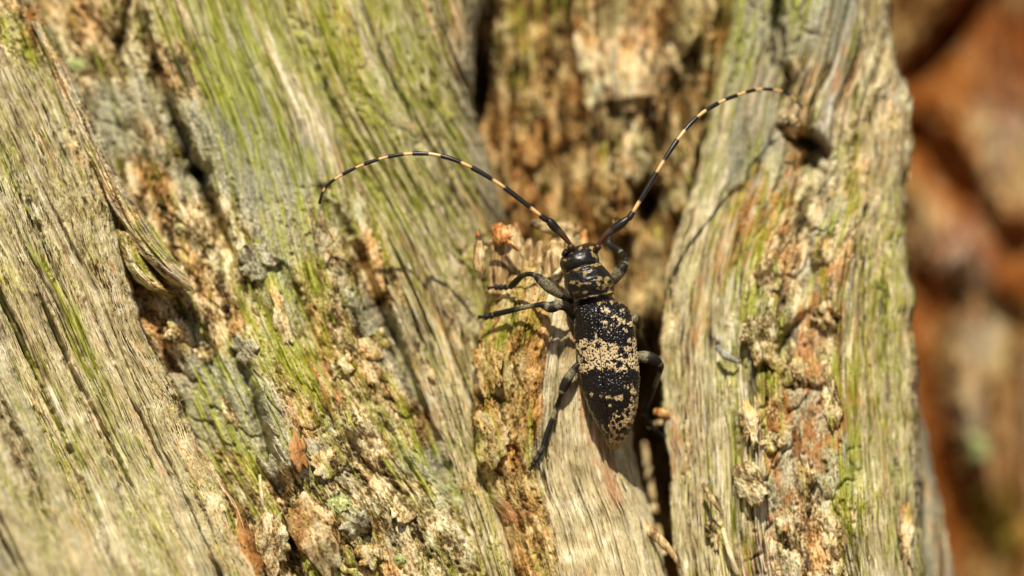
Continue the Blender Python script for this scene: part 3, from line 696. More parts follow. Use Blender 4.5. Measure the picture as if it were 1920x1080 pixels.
FK = {'flake': (0.38, 0.95, 0.30, 0.38, 0.0), 'pale': (0.3, 1.0, 0.22, 0.1, 0.0), 'grey': (0.25, 0.7, 0.0, 0.75, 0.1), 'orange': (0.0, 0.5, 1.0, 0.0, 0.0)}
def flake(key, parent, px, py, rx, ry, look, seed=0, rot=0.0, kind='bark_flake', thick=0.18, dome=0.28, lift=0.0):
    """a plate of bark lying on a sheet: ragged outline, real rim, grain running along it"""
    d0, gx, gy = at(key, px, py)
    na, nr = 44, 12
    a = np.linspace(0, 2 * math.pi, na, endpoint=False)
    out = 1 + 0.42 * fbm(np.cos(a) * 1.2 + seed * 3.1, np.sin(a) * 1.2 + seed, 4, 900 + seed, 0.65)
    V, ST_ = [], []
    for f in np.r_[np.linspace(0.06, 1, nr), 1.03, 0.95]:
        x = np.cos(a) * f * out * rx; y = np.sin(a) * f * out * ry
        xr = x * math.cos(rot) - y * math.sin(rot); yr = x * math.sin(rot) + y * math.cos(rot)
        q = px + xr; w = py + yr
        h = lift + thick + dome * (1 - f ** 3) + 0.30 * fbm(x * 0.035, y * 0.02 + seed, 3, 910 + seed) + 0.07 * fbm(x * 0.12, y * 0.07 + seed, 3, 920 + seed)
        V.append(np.c_[q, w, d0 + np.clip(gx, -0.03, 0.03) * xr + np.clip(gy, -0.03, 0.03) * yr - h])
        ST_.append(np.c_[y * K, x * K, 0 * x + 40 + seed * 1.7])
    V[-2][:, 2] += thick * 0.4; V[-1][:, 2] += thick + lift + dome + 0.7
    V = np.concatenate(V); st = np.concatenate(ST_); o1 = np.ones(len(V))
    f = grid_faces(nr + 2, na, True).tolist() + [list(range(na))[::-1]]
    if not isinstance(look, str): return obj(kind, W(V[:, 0], V[:, 1], V[:, 2]), f, look, parent)
    m = FK[look]
    return obj(kind, W(V[:, 0], V[:, 1], V[:, 2]), f, M_PALEBARK if look == 'pale' else M_GULLY if key == 'E' else M_STUB if key == 'D' else M_BARK, parent, {'st': st, 'm1': np.c_[m[0] * o1, m[1] * o1, m[2] * o1], 'm2': np.c_[m[3] * o1, 0 * o1, m[4] * o1]})

r2 = np.random.default_rng(5)
FL_A = [('B', valley, 525, 905, 24, 50, 'grey', 0.2), ('B', valley, 560, 848, 16, 26, 'orange', 0.0), ('B', valley, 590, 1010, 32, 66, 'pale', 0.0), ('B', valley, 505, 1020, 40, 48, 'pale', -0.4), ('B', valley, 360, 430, 26, 40, 'pale', 0.1),
        ('B', valley, 525, 590, 13, 50, 'pale', -0.1), ('B', valley, 460, 655, 20, 26, 'grey', 0.2), ('B', valley, 670, 985, 26, 20, 'grey', 0.2), ('B', valley, 640, 690, 26, 18, 'flake', 0.3), ('B', valley, 700, 1040, 30, 24, 'flake', 0.1), ('B', valley, 480, 490, 34, 26, 'grey', 0.2),
        ('B', valley, 385, 660, 22, 16, 'flake', 0.2), ('B', valley, 330, 620, 24, 18, 'flake', 0.5), ('B', valley, 430, 770, 16, 28, 'flake', 0.1), ('B', valley, 620, 865, 30, 24, 'flake', 0.1), ('B', valley, 760, 950, 30, 22, 'pale', 0.4), ('B', valley, 700, 650, 34, 22, 'flake', 0.2),
        ('D', stub, 915, 690, 26, 42, 'flake', 0.1), ('D', stub, 920, 815, 32, 52, 'flake', 0.15), 
        ('F', far, 1405, 795, 15, 42, 'pale', 0.1), ('F', far, 1405, 905, 26, 34, 'pale', 0.6), ('F', far, 1450, 830, 22, 16, 'flake', 0.3), ('F', far, 1500, 700, 30, 22, 'flake', 0.3), ('F', far, 1430, 640, 34, 44, 'flake', 0.4), ('F', far, 1510, 900, 16, 38, 'flake', 0.1),
        ('F', far, 1545, 470, 20, 26, 'flake', 0.0), ('F', far, 1480, 235, 20, 16, 'pale', -0.4), ('F', far, 1700, 250, 12, 70, 'pale', 0.0), ('F', far, 1440, 515, 24, 28, 'pale', 0.1), ('F', far, 1560, 760, 18, 40, 'flake', 0.1), ('F', far, 1345, 1000, 22, 26, 'flake', 0.2), ('F', far, 1480, 1010, 18, 40, 'flake', 0.1), ('F', far, 1560, 1010, 26, 32, 'pale', 0.2), ('F', far, 1700, 1010, 14, 50, 'pale', 0.0), ('F', far, 1550, 595, 26, 22, 'flake', 0.5),
        ('E', gully, 1176, 128, 42, 62, 'pale', 0.0), ('E', gully, 1185, 290, 26, 46, 'pale', 0.1), ('E', gully, 1105, 120, 22, 70, 'pale', 0.05), ('E', gully, 1130, 330, 20, 50, 'flake', 0.0), ('E', gully, 990, 200, 26, 40, 'flake', 0.2), ('E', gully, 1020, 330, 24, 30, 'flake', 0.1), ('E', gully, 950, 90, 18, 34, 'flake', 0.2), ('E', gully, 985, 370, 24, 18, 'orange', 0.5), ('E', gully, 1275, 290, 16, 40, 'flake', 0.3), ('E', gully, 1270, 120, 12, 34, 'pale', 0.6)]
for i, (k, par, x, y, rx, ry, m, rot) in enumerate(FL_A):
    flake(k, par, x, y, rx, ry * 1.15, m, i + 1, -rot - (0.35 if k == 'B' else 0.1 if k == 'D' else 0))
for i, (x, y, r) in enumerate(((637, 943, 17), (750, 1050, 12), (143, 122, 17))):
    flake('B', valley, x, y, r, r * 0.8, M_LICHEN, 60 + i, 0, 'lichen_patch', 0.06, 0.12)

def scatter(name, key, parent, count, mat, region, length, width, seed, lift=0.02, curl=0.1, jitter=0.12, along=True, up=0.0):
    """many loose strands lying along the grain of a sheet, joined into one part"""
    g = np.random.default_rng(seed)
    PX, PY, d, S, T = SURF[key]
    nr, nc = PX.shape
    ds = S[1, 0] - S[0, 0]
    V, F = [], []
    k = 0; tries = 0
    while k < count and tries < count * 30:
        tries += 1
        r, c = g.integers(2, nr - 60), g.integers(3, nc - 3)
        if g.random() > region(PX[r, c], PY[r, c], S[r, c], T[r, c]): continue
        ln = length[0] + (length[1] - length[0]) * g.random() ** 2
        m = 6
        rr = np.clip(r + np.linspace(0, ln / ds, m), 0, nr - 1).astype(int)
        cc = np.clip(c + np.cumsum(g.normal(0, jitter, m)) * 3, 0, nc - 1).astype(int)
        p = np.c_[PX[rr, cc], PY[rr, cc], d[rr, cc]]
        p[:, 2] = np.convolve(np.r_[p[0, 2], p[:, 2], p[-1, 2]], [0.25, 0.5, 0.25], 'valid') - lift
        if g.random() < 0.4: p[-2:, 2] -= np.array([0.3, 1.0]) * curl * g.random() * 2
        if up:
            p = p[:1] + np.c_[g.normal(0, 1, 1) * np.linspace(0, 1, m) ** 1.2 * ln / K * 0.5, -np.linspace(0, 1, m) * ln / K * g.normal(0.3, 0.5), -np.linspace(0, 1, m) * ln * up]
        w = width[0] + (width[1] - width[0]) * g.random()
        tp = np.array([0.5, 1, 1, 0.9, 0.6, 0.1]) * w / K
        dirp = np.gradient(p[:, :2], axis=0); dirp /= np.linalg.norm(dirp, axis=1)[:, None] + 1e-9
        sd = np.c_[-dirp[:, 1], dirp[:, 0]]
        b = len(V) * 18
        a = p.copy(); a[:, :2] += sd * tp[:, None] / 2; a[:, 2] += w * 0.4
        e = p.copy(); e[:, :2] -= sd * tp[:, None] / 2; e[:, 2] += w * 0.4
        top = p.copy(); top[:, 2] -= w * 0.4
        V.append(np.stack([a, top, e], 1).reshape(-1, 3))
        F.append(grid_faces(m, 3, True) + b)
        k += 1
    V = np.concatenate(V)
    return obj(name, W(V[:, 0], V[:, 1], V[:, 2]), np.concatenate(F), mat, parent, kind='stuff')

ones = lambda p, q, s, t: 1.0
scatter('wood_fibres', 'A', flank, 7000, M_FIBRE, lambda x, y, s, t: float(x > -40 and y > 100) * float(perlin(np.array(s * 0.06), np.array(t * 0.5), 3) > -0.35), (0.4, 3.2), (0.03, 0.075), 1, jitter=0.06)
scatter('wood_fibres', 'C', sheet, 2200, M_FIBRE, ones, (0.6, 4.0), (0.03, 0.08), 2, jitter=0.06)
scatter('wood_fibres', 'D', stub, 3200, M_FIBRE, lambda x, y, s, t: float(x > np.interp(y, [440, 620, 880, 1080], [1040, 1040, 1025, 1050])) * (0.25 if abs(x - 1118 - 0.1 * (y - 800)) < 30 and y < 960 else 1), (0.6, 4.0), (0.03, 0.06), 3, curl=0.06)
scatter('wood_fibres', 'F', far, 2200, M_FIBRE, lambda x, y, s, t: float(x < 1370 or x > 1610), (0.6, 4.0), (0.03, 0.09), 4, jitter=0.06)
gm = lambda sd: (lambda x, y, s, t: float(perlin(np.array(s * 0.10), np.array(t * 0.55), sd) > 0.12))
scatter('moss_shoots', 'A', flank, 6000, M_MOSS, gm(41), (0.08, 0.26), (0.035, 0.07), 5, up=0.3)
scatter('moss_shoots', 'C', sheet, 2600, M_MOSS, gm(42), (0.08, 0.30), (0.035, 0.08), 6, up=0.3)
scatter('moss_shoots', 'F', far, 2200, M_MOSS, gm(43), (0.08, 0.30), (0.035, 0.08), 7, up=0.3)
scatter('moss_shoots', 'B', valley, 2600, M_MOSS, gm(44), (0.08, 0.25), (0.035, 0.07), 8, up=0.3)
scatter('moss_shoots', 'D', stub, 350, M_MOSS, lambda x, y, s, t: float(x < 1040 and perlin(np.array(s * 0.2), np.array(t * 0.5), 45) > 0.1), (0.08, 0.25), (0.03, 0.06), 9, up=0.3)

# ------------------------------------------------------------------ the trunk beyond
tree2 = root('tree_trunk', (0.11, 0.1, 0.0), 'rust brown rotting trunk standing behind the split trunk, out of focus', 'tree trunk')
trunk_core('trunk_core', [(24, 78), (44, 62), (75, 56), (120, 60), (170, 80), (190, 130), (150, 190), (90, 210), (50, 170), (28, 120)],
           np.r_[np.linspace(-20, 800, 30), np.linspace(815, 1000, 30), np.linspace(1020, 1500, 20)], M_RUST, tree2, 77, 2.0)
GL = [(1560, -200), (1570, 100), (1580, 400), (1600, 700), (1620, 1000), (1640, 1280)]
GR = [(2500, -200), (2500, 100), (2500, 400), (2500, 700), (2500, 1000), (2500, 1280)]

def G_relief(S, T, PX, PY, t):
    r = 1.8 * fbm(S * 0.035, T * 0.08, 3, 91) + 1.2 * crust(S, T, 92, 0.8, 0.12)
    for ln, w, dp in (([(1680, 160), (1740, 125), (1790, 65), (1840, 0)], 26, 6.0), ([(1760, 160), (1810, 260), (1870, 370), (1930, 460)], 30, -2.5), ([(1700, 220), (1750, 330), (1790, 400)], 34, 3.0), ([(1880, 430), (1930, 480)], 34, 3.0),
                      ([(1710, 500), (1735, 560), (1745, 640)], 24, 3.0), ([(1735, 700), (1750, 850), (1780, 960), (1790, 1080)], 26, 3.0), ([(1800, 640), (1830, 800), (1880, 1000)], 40, -4.0), ([(1780, 470), (1820, 490)], 40, -4.0), ([(1850, 560), (1920, 620)], 26, 3.0)):
        r = r + fissure(PX, PY, ln, w, dp)
    return r

def G_mask(S, T, PX, PY, t, H):
    red = blob(PX, PY, 1770, 300, 70, 130, -0.4) + blob(PX, PY, 1740, 570, 40, 60) + blob(PX, PY, 1745, 850, 38, 280, -0.15) + blob(PX, PY, 1900, 480, 50, 60) + 0.6 * blob(PX, PY, 1850, 120, 120, 90)
    n = fbm(S * 0.12, T * 0.15, 3, 93); m = fbm(S * 0.1, T * 0.12, 3, 94)
    rest = 1 - np.clip(red, 0, 1)
    return {'rust': 1.5 * red + 0.45 * smooth(-0.2, 0.4, n), 'crust': 0.6 + 0.7 * m, 'grey': 0.3 * (blob(PX, PY, 1880, 760, 100, 260) + smooth(0, 0.4, m) * smooth(1700, 1850, PX)) * rest, 'moss': 0.75 * blob(PX, PY, 1880, 900, 90, 200) * (0.6 + n), 'lichen': 1.2 * blob(PX, PY, 1832, 838, 24, 30),
            'pale': 1.2 * (blob(PX, PY, 1800, 470, 60, 60) + blob(PX, PY, 1835, 720, 45, 120) + 0.8 * blob(PX, PY, 1880, 260, 50, 120)) * (0.7 + n)}

strip('bark_sheet', GL, GR, [[47, 45, 44, 45, 49], [47, 44, 43, 44, 48], [47, 44, 43, 44, 48]], 280, 260, G_relief, G_mask, M_RUST, tree2, seed=12, key='G')

# ------------------------------------------------------------------ unseen ground, added to bounce warm sunlight up
gx, gy = np.meshgrid(np.r_[-250, -60, -15, -4, np.linspace(-1.5, 1.5, 60), 4, 15, 60, 250], np.r_[-250, -60, -15, -4, np.linspace(-1.5, 1.5, 60), 4, 15, 60, 250])
gz = 0.012 * fbm(gx * 3, gy * 3, 4, 5) * (np.abs(gx) < 3) * (np.abs(gy) < 3) - 0.004
gnd = obj('ground', np.stack([gx, gy, gz], -1).reshape(-1, 3), grid_faces(*gx.shape), M_GROUND, None, kind='structure')
gnd['label'] = 'unseen brown leaf mould on the forest floor, added to bounce light'

# ------------------------------------------------------------------ the beetle
def beetle_mats():
    out = {}
    n = N('elytra')                                    # glossy black with pale pubescence where 'pale' says so
    p = n.attr('pale'); tc = n.new('ShaderNodeTexCoord').outputs['Object']
    hair = n.noise(n.scale(tc, (16000, 16000, 4500)), 3, 0.6)
    tone = n.noise(n.scale(tc, (900, 900, 900)), 3, 0.6)
    pm = n.step(0.34, 0.62, n.math('MULTIPLY', p, n.math('ADD', n.math('MULTIPLY', hair, 1.6), 0.1)))
    pc = n.mix(tone, (0.36, 0.25, 0.105), (0.64, 0.53, 0.325))
    pc = n.mix(n.attr('ochre'), pc, (0.36, 0.21, 0.06))
    col = n.mix(pm, n.mix(hair, (0.005, 0.0045, 0.005), (0.009, 0.007, 0.007)), pc)
    n.bump(hair, 0.00001, 0.5)
    out['elytra'] = n.out(col, n.math('MULTIPLY_ADD', pm, 0.4, 0.25), 0.38)
    n = N('beetle_body')
    p = n.attr('pale'); tc = n.new('ShaderNodeTexCoord').outputs['Object']
    hair = n.noise(n.scale(tc, (13000, 13000, 5000)), 4, 0.65)
    pm = n.step(0.26, 0.72, n.math('MULTIPLY', p, n.math('MULTIPLY', hair, 2.2)))
    col = n.mix(pm, n.mix(hair, (0.006, 0.0055, 0.006), (0.014, 0.011, 0.009)), (0.30, 0.22, 0.085))
    n.bump(hair, 0.00002, 0.6)
    out['body'] = n.out(col, n.math('MULTIPLY_ADD', pm, 0.3, 0.32), 0.34)
    n = N('beetle_leg')
    p = n.attr('pale'); tc = n.new('ShaderNodeTexCoord').outputs['Object']
    hair = n.noise(n.scale(tc, (7000, 7000, 7000)), 5, 0.7)
    pm = n.step(0.25, 1.0, n.math('ADD', p, n.math('MULTIPLY', n.math('SUBTRACT', hair, 0.5), 1.9)))
    col = n.mix(pm, (0.012, 0.010, 0.008), n.mix(hair, (0.06, 0.053, 0.030), (0.32, 0.285, 0.17)))
    n.bump(hair, 0.00002, 0.6)
    out['leg'] = n.out(col, 0.5, 0.22)
    n = N('beetle_antenna')
    p = n.attr('pale'); q = n.attr('red')
    tc = n.new('ShaderNodeTexCoord').outputs['Object']
    hair = n.noise(n.scale(tc, (14000, 14000, 14000)), 3, 0.6)
    col = n.mix(p, (0.012, 0.009, 0.008), n.mix(hair, (0.50, 0.27, 0.08), (0.74, 0.54, 0.28)))
    col = n.mix(q, col, (0.075, 0.022, 0.010))
    n.bump(hair, 0.00001, 0.5)
    out['ant'] = n.out(col, 0.36, 0.45)
    n = N('beetle_eye')
    tc = n.new('ShaderNodeTexCoord').outputs['Object']
    v = n.voro(n.scale(tc, (18000, 18000, 18000)))
    n.bump(v, 0.000015)
    out['eye'] = n.out((0.006, 0.004, 0.004), 0.14, 0.6)
    n = N('beetle_claw'); tc = n.new('ShaderNodeTexCoord').outputs['Object']
    out['claw'] = n.out(n.mix(n.noise(n.scale(tc, (9000, 9000, 9000))), (0.22, 0.13, 0.04), (0.50, 0.36, 0.13)), 0.35, 0.4)
    return out

BM = beetle_mats()
base = W(1120, 700, 3.4)
beetle = root('longhorn_beetle', base, 'black and cream mottled longhorn beetle with banded antennae on the broken stub', 'beetle')

BC = 1.35                                             # depth of the body axis, mm
def section(px, py, w, h, yc, roll, phi, slant=0.0, arch=0.0):
    """points of a rolled elliptical cross-section, in pixel space; phi = 0 is dorsal"""
    sx, cy = np.sin(phi), np.cos(phi)
    c, s_ = math.cos(roll), math.sin(roll)
    x = w * sx * c - h * cy * s_
    y = -(w * sx * s_ + h * cy * c)
    return np.c_[px + x, py + slant * -sx + arch * np.maximum(cy, 0), yc + y * K]

# one continuous body: head, pronotum, and the abdomen below the wing covers
ST = [  # px, py, half width, half height, depth, roll deg, slant, arch
    (1096, 457, 8, 10, 2.0, -8, 2, 0), (1095, 459.5, 20, 22, 1.9, -8, 3, -1), (1092, 463, 27, 29, 1.75, -8, 4, -2), (1089, 470, 32, 35, 1.6, -8, 5, -3), (1087, 478, 35, 38, 1.5, -8, 6, -3),
    (1086, 487, 36.5, 40, 1.45, -7, 7, -4), (1087.5, 495, 36, 40, 1.4, -6, 8, -5), (1090, 501, 34, 38.5, 1.4, -4, 9, -6), (1091.5, 503.5, 33, 37, 1.4, -4, 9, -6),
    (1092, 504.5, 35.5, 39.5, 1.4, -4, 10, -7), (1093, 507.5, 37, 41, 1.4, -3, 10, -7), (1094, 509.5, 36.5, 40.5, 1.4, -3, 10, -7), (1098, 516, 40.5, 43, 1.35, -1, 9, -6), (1102, 525, 44.5, 45.5, 1.35, 1, 9, -4), (1105, 532, 46, 46, 1.35, 2, 8, -3),
    (1108, 540, 45, 45, 1.35, 3, 8, -1), (1111, 547.5, 41, 42, 1.35, 4, 8, 0), (1113, 553, 37.5, 39.5, 1.35, 5, 8, 1), (1113.5, 555.5, 38.5, 40.5, 1.35, 5, 8, 1), (1114, 558, 36.5, 38.5, 1.4, 6, 8, 1),
    (1116, 562, 31, 33, 1.5, 7, 7, 1), (1120, 569, 35, 33, 1.55, 8, 5, 0), (1124, 580, 43, 35, 1.6, 10, 3, 0), (1130, 610, 49, 38, 1.6, 15, 0, 0), (1136, 650, 51, 39, 1.6, 17, 0, 0), (1141, 700, 51, 39, 1.6, 18, 0, 0), (1145, 745, 47, 37, 1.7, 18, 0, 0),
    (1149, 785, 36, 31, 1.9, 18, 0, 0), (1151, 812, 25, 24, 2.1, 16, 0, 0), (1151.5, 828, 16, 16, 2.25, 12, 0, 0), (1151, 838, 11, 11, 2.35, 10, 0, 0), (1151, 843, 6, 6, 2.4, 10, 0, 0)]
ST = np.array(ST, float)
rows_b, nph = 190, 96
uu = np.linspace(0, len(ST) - 1, rows_b)
stn = np.stack([np.interp(uu, np.arange(len(ST)), ST[:, c]) for c in range(8)], 1)
stn[1:-1] = 0.25 * stn[:-2] + 0.5 * stn[1:-1] + 0.25 * stn[2:]
phi = np.linspace(-math.pi, math.pi, nph, endpoint=False)
P = np.array([section(r[0], r[1], r[2], r[3], r[4], math.radians(r[5]), phi, r[6], r[7]) for r in stn])
PHI = np.repeat(phi[None], rows_b, 0)
px, py = P[..., 0], P[..., 1]
front = PHI * 0 + (np.abs(PHI) < 1.9)
head = uu[:, None] < 8; pron = (uu[:, None] >= 9) & (uu[:, None] <= 19.2)
pun = worley(px * 0.26, py * 0.26, 3)[0]
h = np.zeros_like(px)
h = h - pron * 1.1 * smooth(0.32, 0.12, pun) * front * (0.4 + 0.6 * smooth(-0.1, 0.3, fbm(px * 0.04, py * 0.04, 2, 8)))
h = h + pron * (1.8 * fbm(px * 0.055, py * 0.055, 3, 9) + 0.8 * fbm(px * 0.2, py * 0.2, 2, 19)) + head * 0.8 * fbm(px * 0.06, py * 0.06, 3, 10)
h = h - head * 0.5 * smooth(0.3, 0.12, worley(px * 0.3, py * 0.3, 6)[0])
h = h - head * 2.2 * np.exp(-((px - 1095) / 7) ** 2) * smooth(480, 462, py)           # groove between the antenna sockets
ctr = stn[:, None, :]
nx, ny = (P[..., 0] - ctr[..., 0]), (P[..., 2] - ctr[..., 4]) / K
ll = np.hypot(nx, ny) + 1e-6
P[..., 0] += nx / ll * h; P[..., 2] += ny / ll * h * K
pale = np.zeros_like(px)
for x, y, rx, ry, a in ((1097, 512, 5, 6, 0.6), (1080, 530, 14, 6, 0.62), (1098, 532, 9, 4, 0.5), (1136, 530, 13, 12, 0.72), (1122, 522, 5, 14, 0.45), (1118, 502, 4, 16, 0.4), (1098, 548, 14, 3, 0.5), (1075, 552, 8, 6, 0.35), (1140, 545, 10, 6, 0.5),
                        (1060, 488, 9, 5, 0.5), (1066, 474, 12, 3, 0.6), (1090, 464, 9, 3.5, 0.62), (1112, 472, 5, 9, 0.55), (1118, 480, 6, 10, 0.5), (1106, 466, 8, 4, 0.5), (1140, 556, 8, 5, 0.7)):
    pale += a * blob(px, py, x, y, rx, ry)
coll = np.exp(-((uu[:, None] - 10.3) / 0.8) ** 2) + 0.8 * np.exp(-((uu[:, None] - 18.0) / 0.6) ** 2)
pale = np.clip((pale + 0.20 * smooth(-0.05, 0.4, fbm(px * 0.09, py * 0.09, 3, 13)) * front * (pron | head) + 0.55 * coll * (np.abs(PHI) < 1.7)) * (0.75 + 0.9 * fbm(px * 0.12, py * 0.12, 3, 12)), 0, 1) + 0.5 * (uu[:, None] > 28.5)
V = W(P[..., 0], P[..., 1], P[..., 2]).reshape(-1, 3)
F_ = grid_faces(rows_b, nph, True).tolist() + [list(range(nph))[::-1], list(range((rows_b - 1) * nph, rows_b * nph))]
body = obj('body', V, F_, BM['body'], beetle, {'pale': pale.ravel()})

# wing covers
EY = np.array([560, 564, 569, 575, 585, 600, 620, 640, 660, 680, 700, 720, 740, 760, 775, 790, 803, 815, 825, 832, 836.5])
ELx = np.array([1108, 1094, 1086, 1081, 1077, 1076, 1076.5, 1078, 1080, 1083, 1086, 1090, 1095, 1101, 1107, 1114, 1122, 1129, 1136, 1142, 1147])
ERx = np.array([1135, 1154, 1166, 1174, 1181, 1187, 1191, 1194, 1196.5, 1198.5, 1200, 1200, 1199, 1196, 1192.5, 1188, 1183, 1177, 1170, 1164, 1157])
ERoll = np.radians(np.interp(EY, [560, 580, 620, 720, 790, 837], [6, 9, 16, 19, 16, 8]))
EDep = np.interp(EY, [560, 600, 740, 800, 837], [1.4, 1.35, 1.40, 1.7, 2.15])
def elytron(side):
    ny, nv = 300, 130
    yy = np.linspace(0, 1, ny) ** 1.0
    yv = np.interp(yy, np.linspace(0, 1, len(EY)), EY)
    cx = np.interp(yv, EY, (ELx + ERx) / 2); ww = np.interp(yv, EY, (ERx - ELx) / 2) + 0.5
    k3 = lambda a: np.convolve(np.pad(a, 8, 'edge'), np.hanning(19)[1:-1] / np.hanning(19)[1:-1].sum(), 'valid')
    cx, ww = k3(cx), k3(ww)
    rr = np.interp(yv, EY, ERoll); dp = np.interp(yv, EY, EDep)
    hh = np.minimum(47, ww * 0.86)
    v = np.linspace(0, 1, nv)
    ph = side * (0.008 + v * math.radians(106))
    PP = np.array([section(cx[i], yv[i], ww[i], hh[i], dp[i], rr[i], ph, -side * 0, 0) for i in range(ny)])
    X, Y = PP[..., 0].copy(), PP[..., 1].copy()
    VV = np.repeat(v[None], ny, 0)
    rel = np.zeros_like(X)
    sp = smooth(560, 590, Y)
    # punctures: big on the front half, finer behind
    a, b = X * 0.235, Y * 0.20
    dd = worley(X * 0.19 + 0.25 * perlin(X * 0.1, Y * 0.1, 7), Y * 0.165, 4 + side)[0]
    pit = smooth(0.40, 0.12, dd)
    size = np.interp(Y, [560, 640, 700, 760, 837], [1.0, 0.75, 0.8, 0.55, 0.35])
    rel -= 2.6 * pit * size
    rel += 0.9 * fbm(X * 0.05, Y * 0.04, 3, 14) * sp + 0.35 * fbm(X * 0.2, Y * 0.2, 2, 15)
    rel -= 1.6 * smooth(0.05, 0.0, VV)                                   # suture
    rel += 2.5 * blob(X, Y, 1168 if side > 0 else 1088, 580, 16, 16)     # shoulder bump
    # pattern
    wob = 13 * fbm(X * 0.09, Y * 0.07, 4, 16, 0.62)
    top = np.interp(X, [1075, 1095, 1112, 1120, 1132, 1150, 1165, 1180, 1200], [640, 638, 640, 634, 640, 645, 652, 637, 634])
    bot = np.interp(X, [1078, 1088, 1097, 1108, 1114, 1128, 1136, 1148, 1160, 1170, 1182, 1200], [690, 697, 702, 689, 687, 698, 691, 690, 699, 694, 691, 696])
    band = smooth(-3, 3, Y - top + 0.6 * wob) * smooth(-3, 3, bot - Y + 0.5 * wob)
    pale = 1.0 * band
    for x, y, r in ((1093, 655, 4), (1095, 680, 3.6), (1120, 646, 4.5), (1143, 652, 4), (1151, 676, 3.4), (1164, 658, 6), (1172, 668, 5), (1162, 682, 6), (1175, 685, 4.5), (1181, 646, 4), (1187, 678, 3), (1192, 652, 2.6), (1083, 660, 4), (1133, 680, 2.6), (1195, 678, 2.5), (1106, 668, 2)):
        pale -= 1.25 * band * smooth(r * 1.3, r * 0.5, np.hypot(X - x, Y - y) + 0.25 * wob)
    pale -= 0.95 * band * smooth(0.34, 0.16, dd) + 0.7 * band * smooth(0.25, 0.6, fbm(X * 0.11, Y * 0.11, 3, 27))
    for x, y, rx, ry, s_ in ((1123, 571, 5, 5, 0.9), (1141, 584, 8, 5, 0.45), (1134, 604, 6, 4, 0.9), (1147, 608, 6, 4, 0.8), (1168, 603, 9, 7, 1.1), (1141, 617, 7, 6, 0.55), (1166, 582, 7, 8, 0.55), (1174, 618, 5, 5, 0.6), (1085, 591, 5, 4, 0.5), (1106, 592, 4, 4, 0.5), (1117, 630, 2.6, 14, 1.0), (1110, 605, 2.2, 6, 0.7),
                             (1155, 622, 6, 6, 0.4), (1185, 606, 4, 6, 0.5), (1128, 585, 5, 4, 0.4), (1152, 592, 5, 4, 0.45), (1108, 739, 4.5, 6, 1.1), (1127, 743, 4, 5, 1.0), (1140, 745, 7, 5, 0.9), (1157, 747, 8, 6, 0.95), (1172, 725, 3, 7, 0.9), (1178, 726, 2.6, 6, 0.9), (1190, 736, 4, 7, 0.9), (1144, 760, 5, 4, 0.9), (1176, 707, 6, 5, 0.6), (1098, 740, 4, 4, 0.5), (1166, 705, 4, 4, 0.6)):
        pale += s_ * blob(X, Y, x, y, rx, ry) * (0.8 + 0.5 * fbm(X * 0.2, Y * 0.1, 2, 17))
    f1, f2, cid = worley(X * 0.105 + 0.3 * perlin(X * 0.05, Y * 0.05, 2), Y * 0.085, 18)
    dots = smooth(0.30, 0.46, f1)
    lowm = smooth(752, 800, Y + 0.42 * (X - 1150) + 8 * fbm(X * 0.05, Y * 0.05, 2, 19))
    pale += lowm * (dots * (0.85 + 1.1 * fbm(X * 0.09, Y * 0.06, 3, 20) + 0.012 * (X - 1150)))
    pale += (0.55 * smooth(0.12, 0.5, fbm(X * 0.11, Y * 0.07, 3, 21)) * smooth(1110, 1140, X) + 0.3 * smooth(0.35, 0.7, fbm(X * 0.12, Y * 0.1, 3, 22))) * smooth(640, 610, Y) + 0.5 * smooth(0.3, 0.55, fbm(X * 0.1, Y * 0.08, 3, 23)) * smooth(700, 720, Y) * smooth(1140, 1175, X)
    ochre = np.clip(blob(X, Y, 1115, 772, 14, 10) + 0.6 * lowm * smooth(780, 840, Y) + 0.4 * blob(X, Y, 1123, 572, 6, 6), 0, 1)
    ctrx, ctry = cx[:, None], dp[:, None]
    nx, ny_ = PP[..., 0] - ctrx, (PP[..., 2] - ctry) / K
    ll = np.hypot(nx, ny_) + 1e-6
    PP[..., 0] += nx / ll * rel; PP[..., 2] += ny_ / ll * rel * K
    # rim folded under, so that the cover is a shell with thickness
    inner = PP.copy(); inner[..., 0] -= nx / ll * (3.5 + rel); inner[..., 2] -= ny_ / ll * (3.5 + rel) * K
    full = np.concatenate([PP, inner[:, ::-6]], 1)
    ext = lambda a: np.concatenate([a, a[:, ::-6]], 1)
    nr, nc = full.shape[:2]
    f = grid_faces(nr, nc, True)
    if side > 0: f = f[:, ::-1]
    f = f[:, ::-1]
    return obj('wing_cover', W(full[..., 0], full[..., 1], full[..., 2]).reshape(-1, 3), f, BM['elytra'], beetle, {'pale': np.clip(ext(pale), 0, 1.2).ravel(), 'ochre': ext(ochre).ravel()})
for s_ in (-1, 1): elytron(s_)

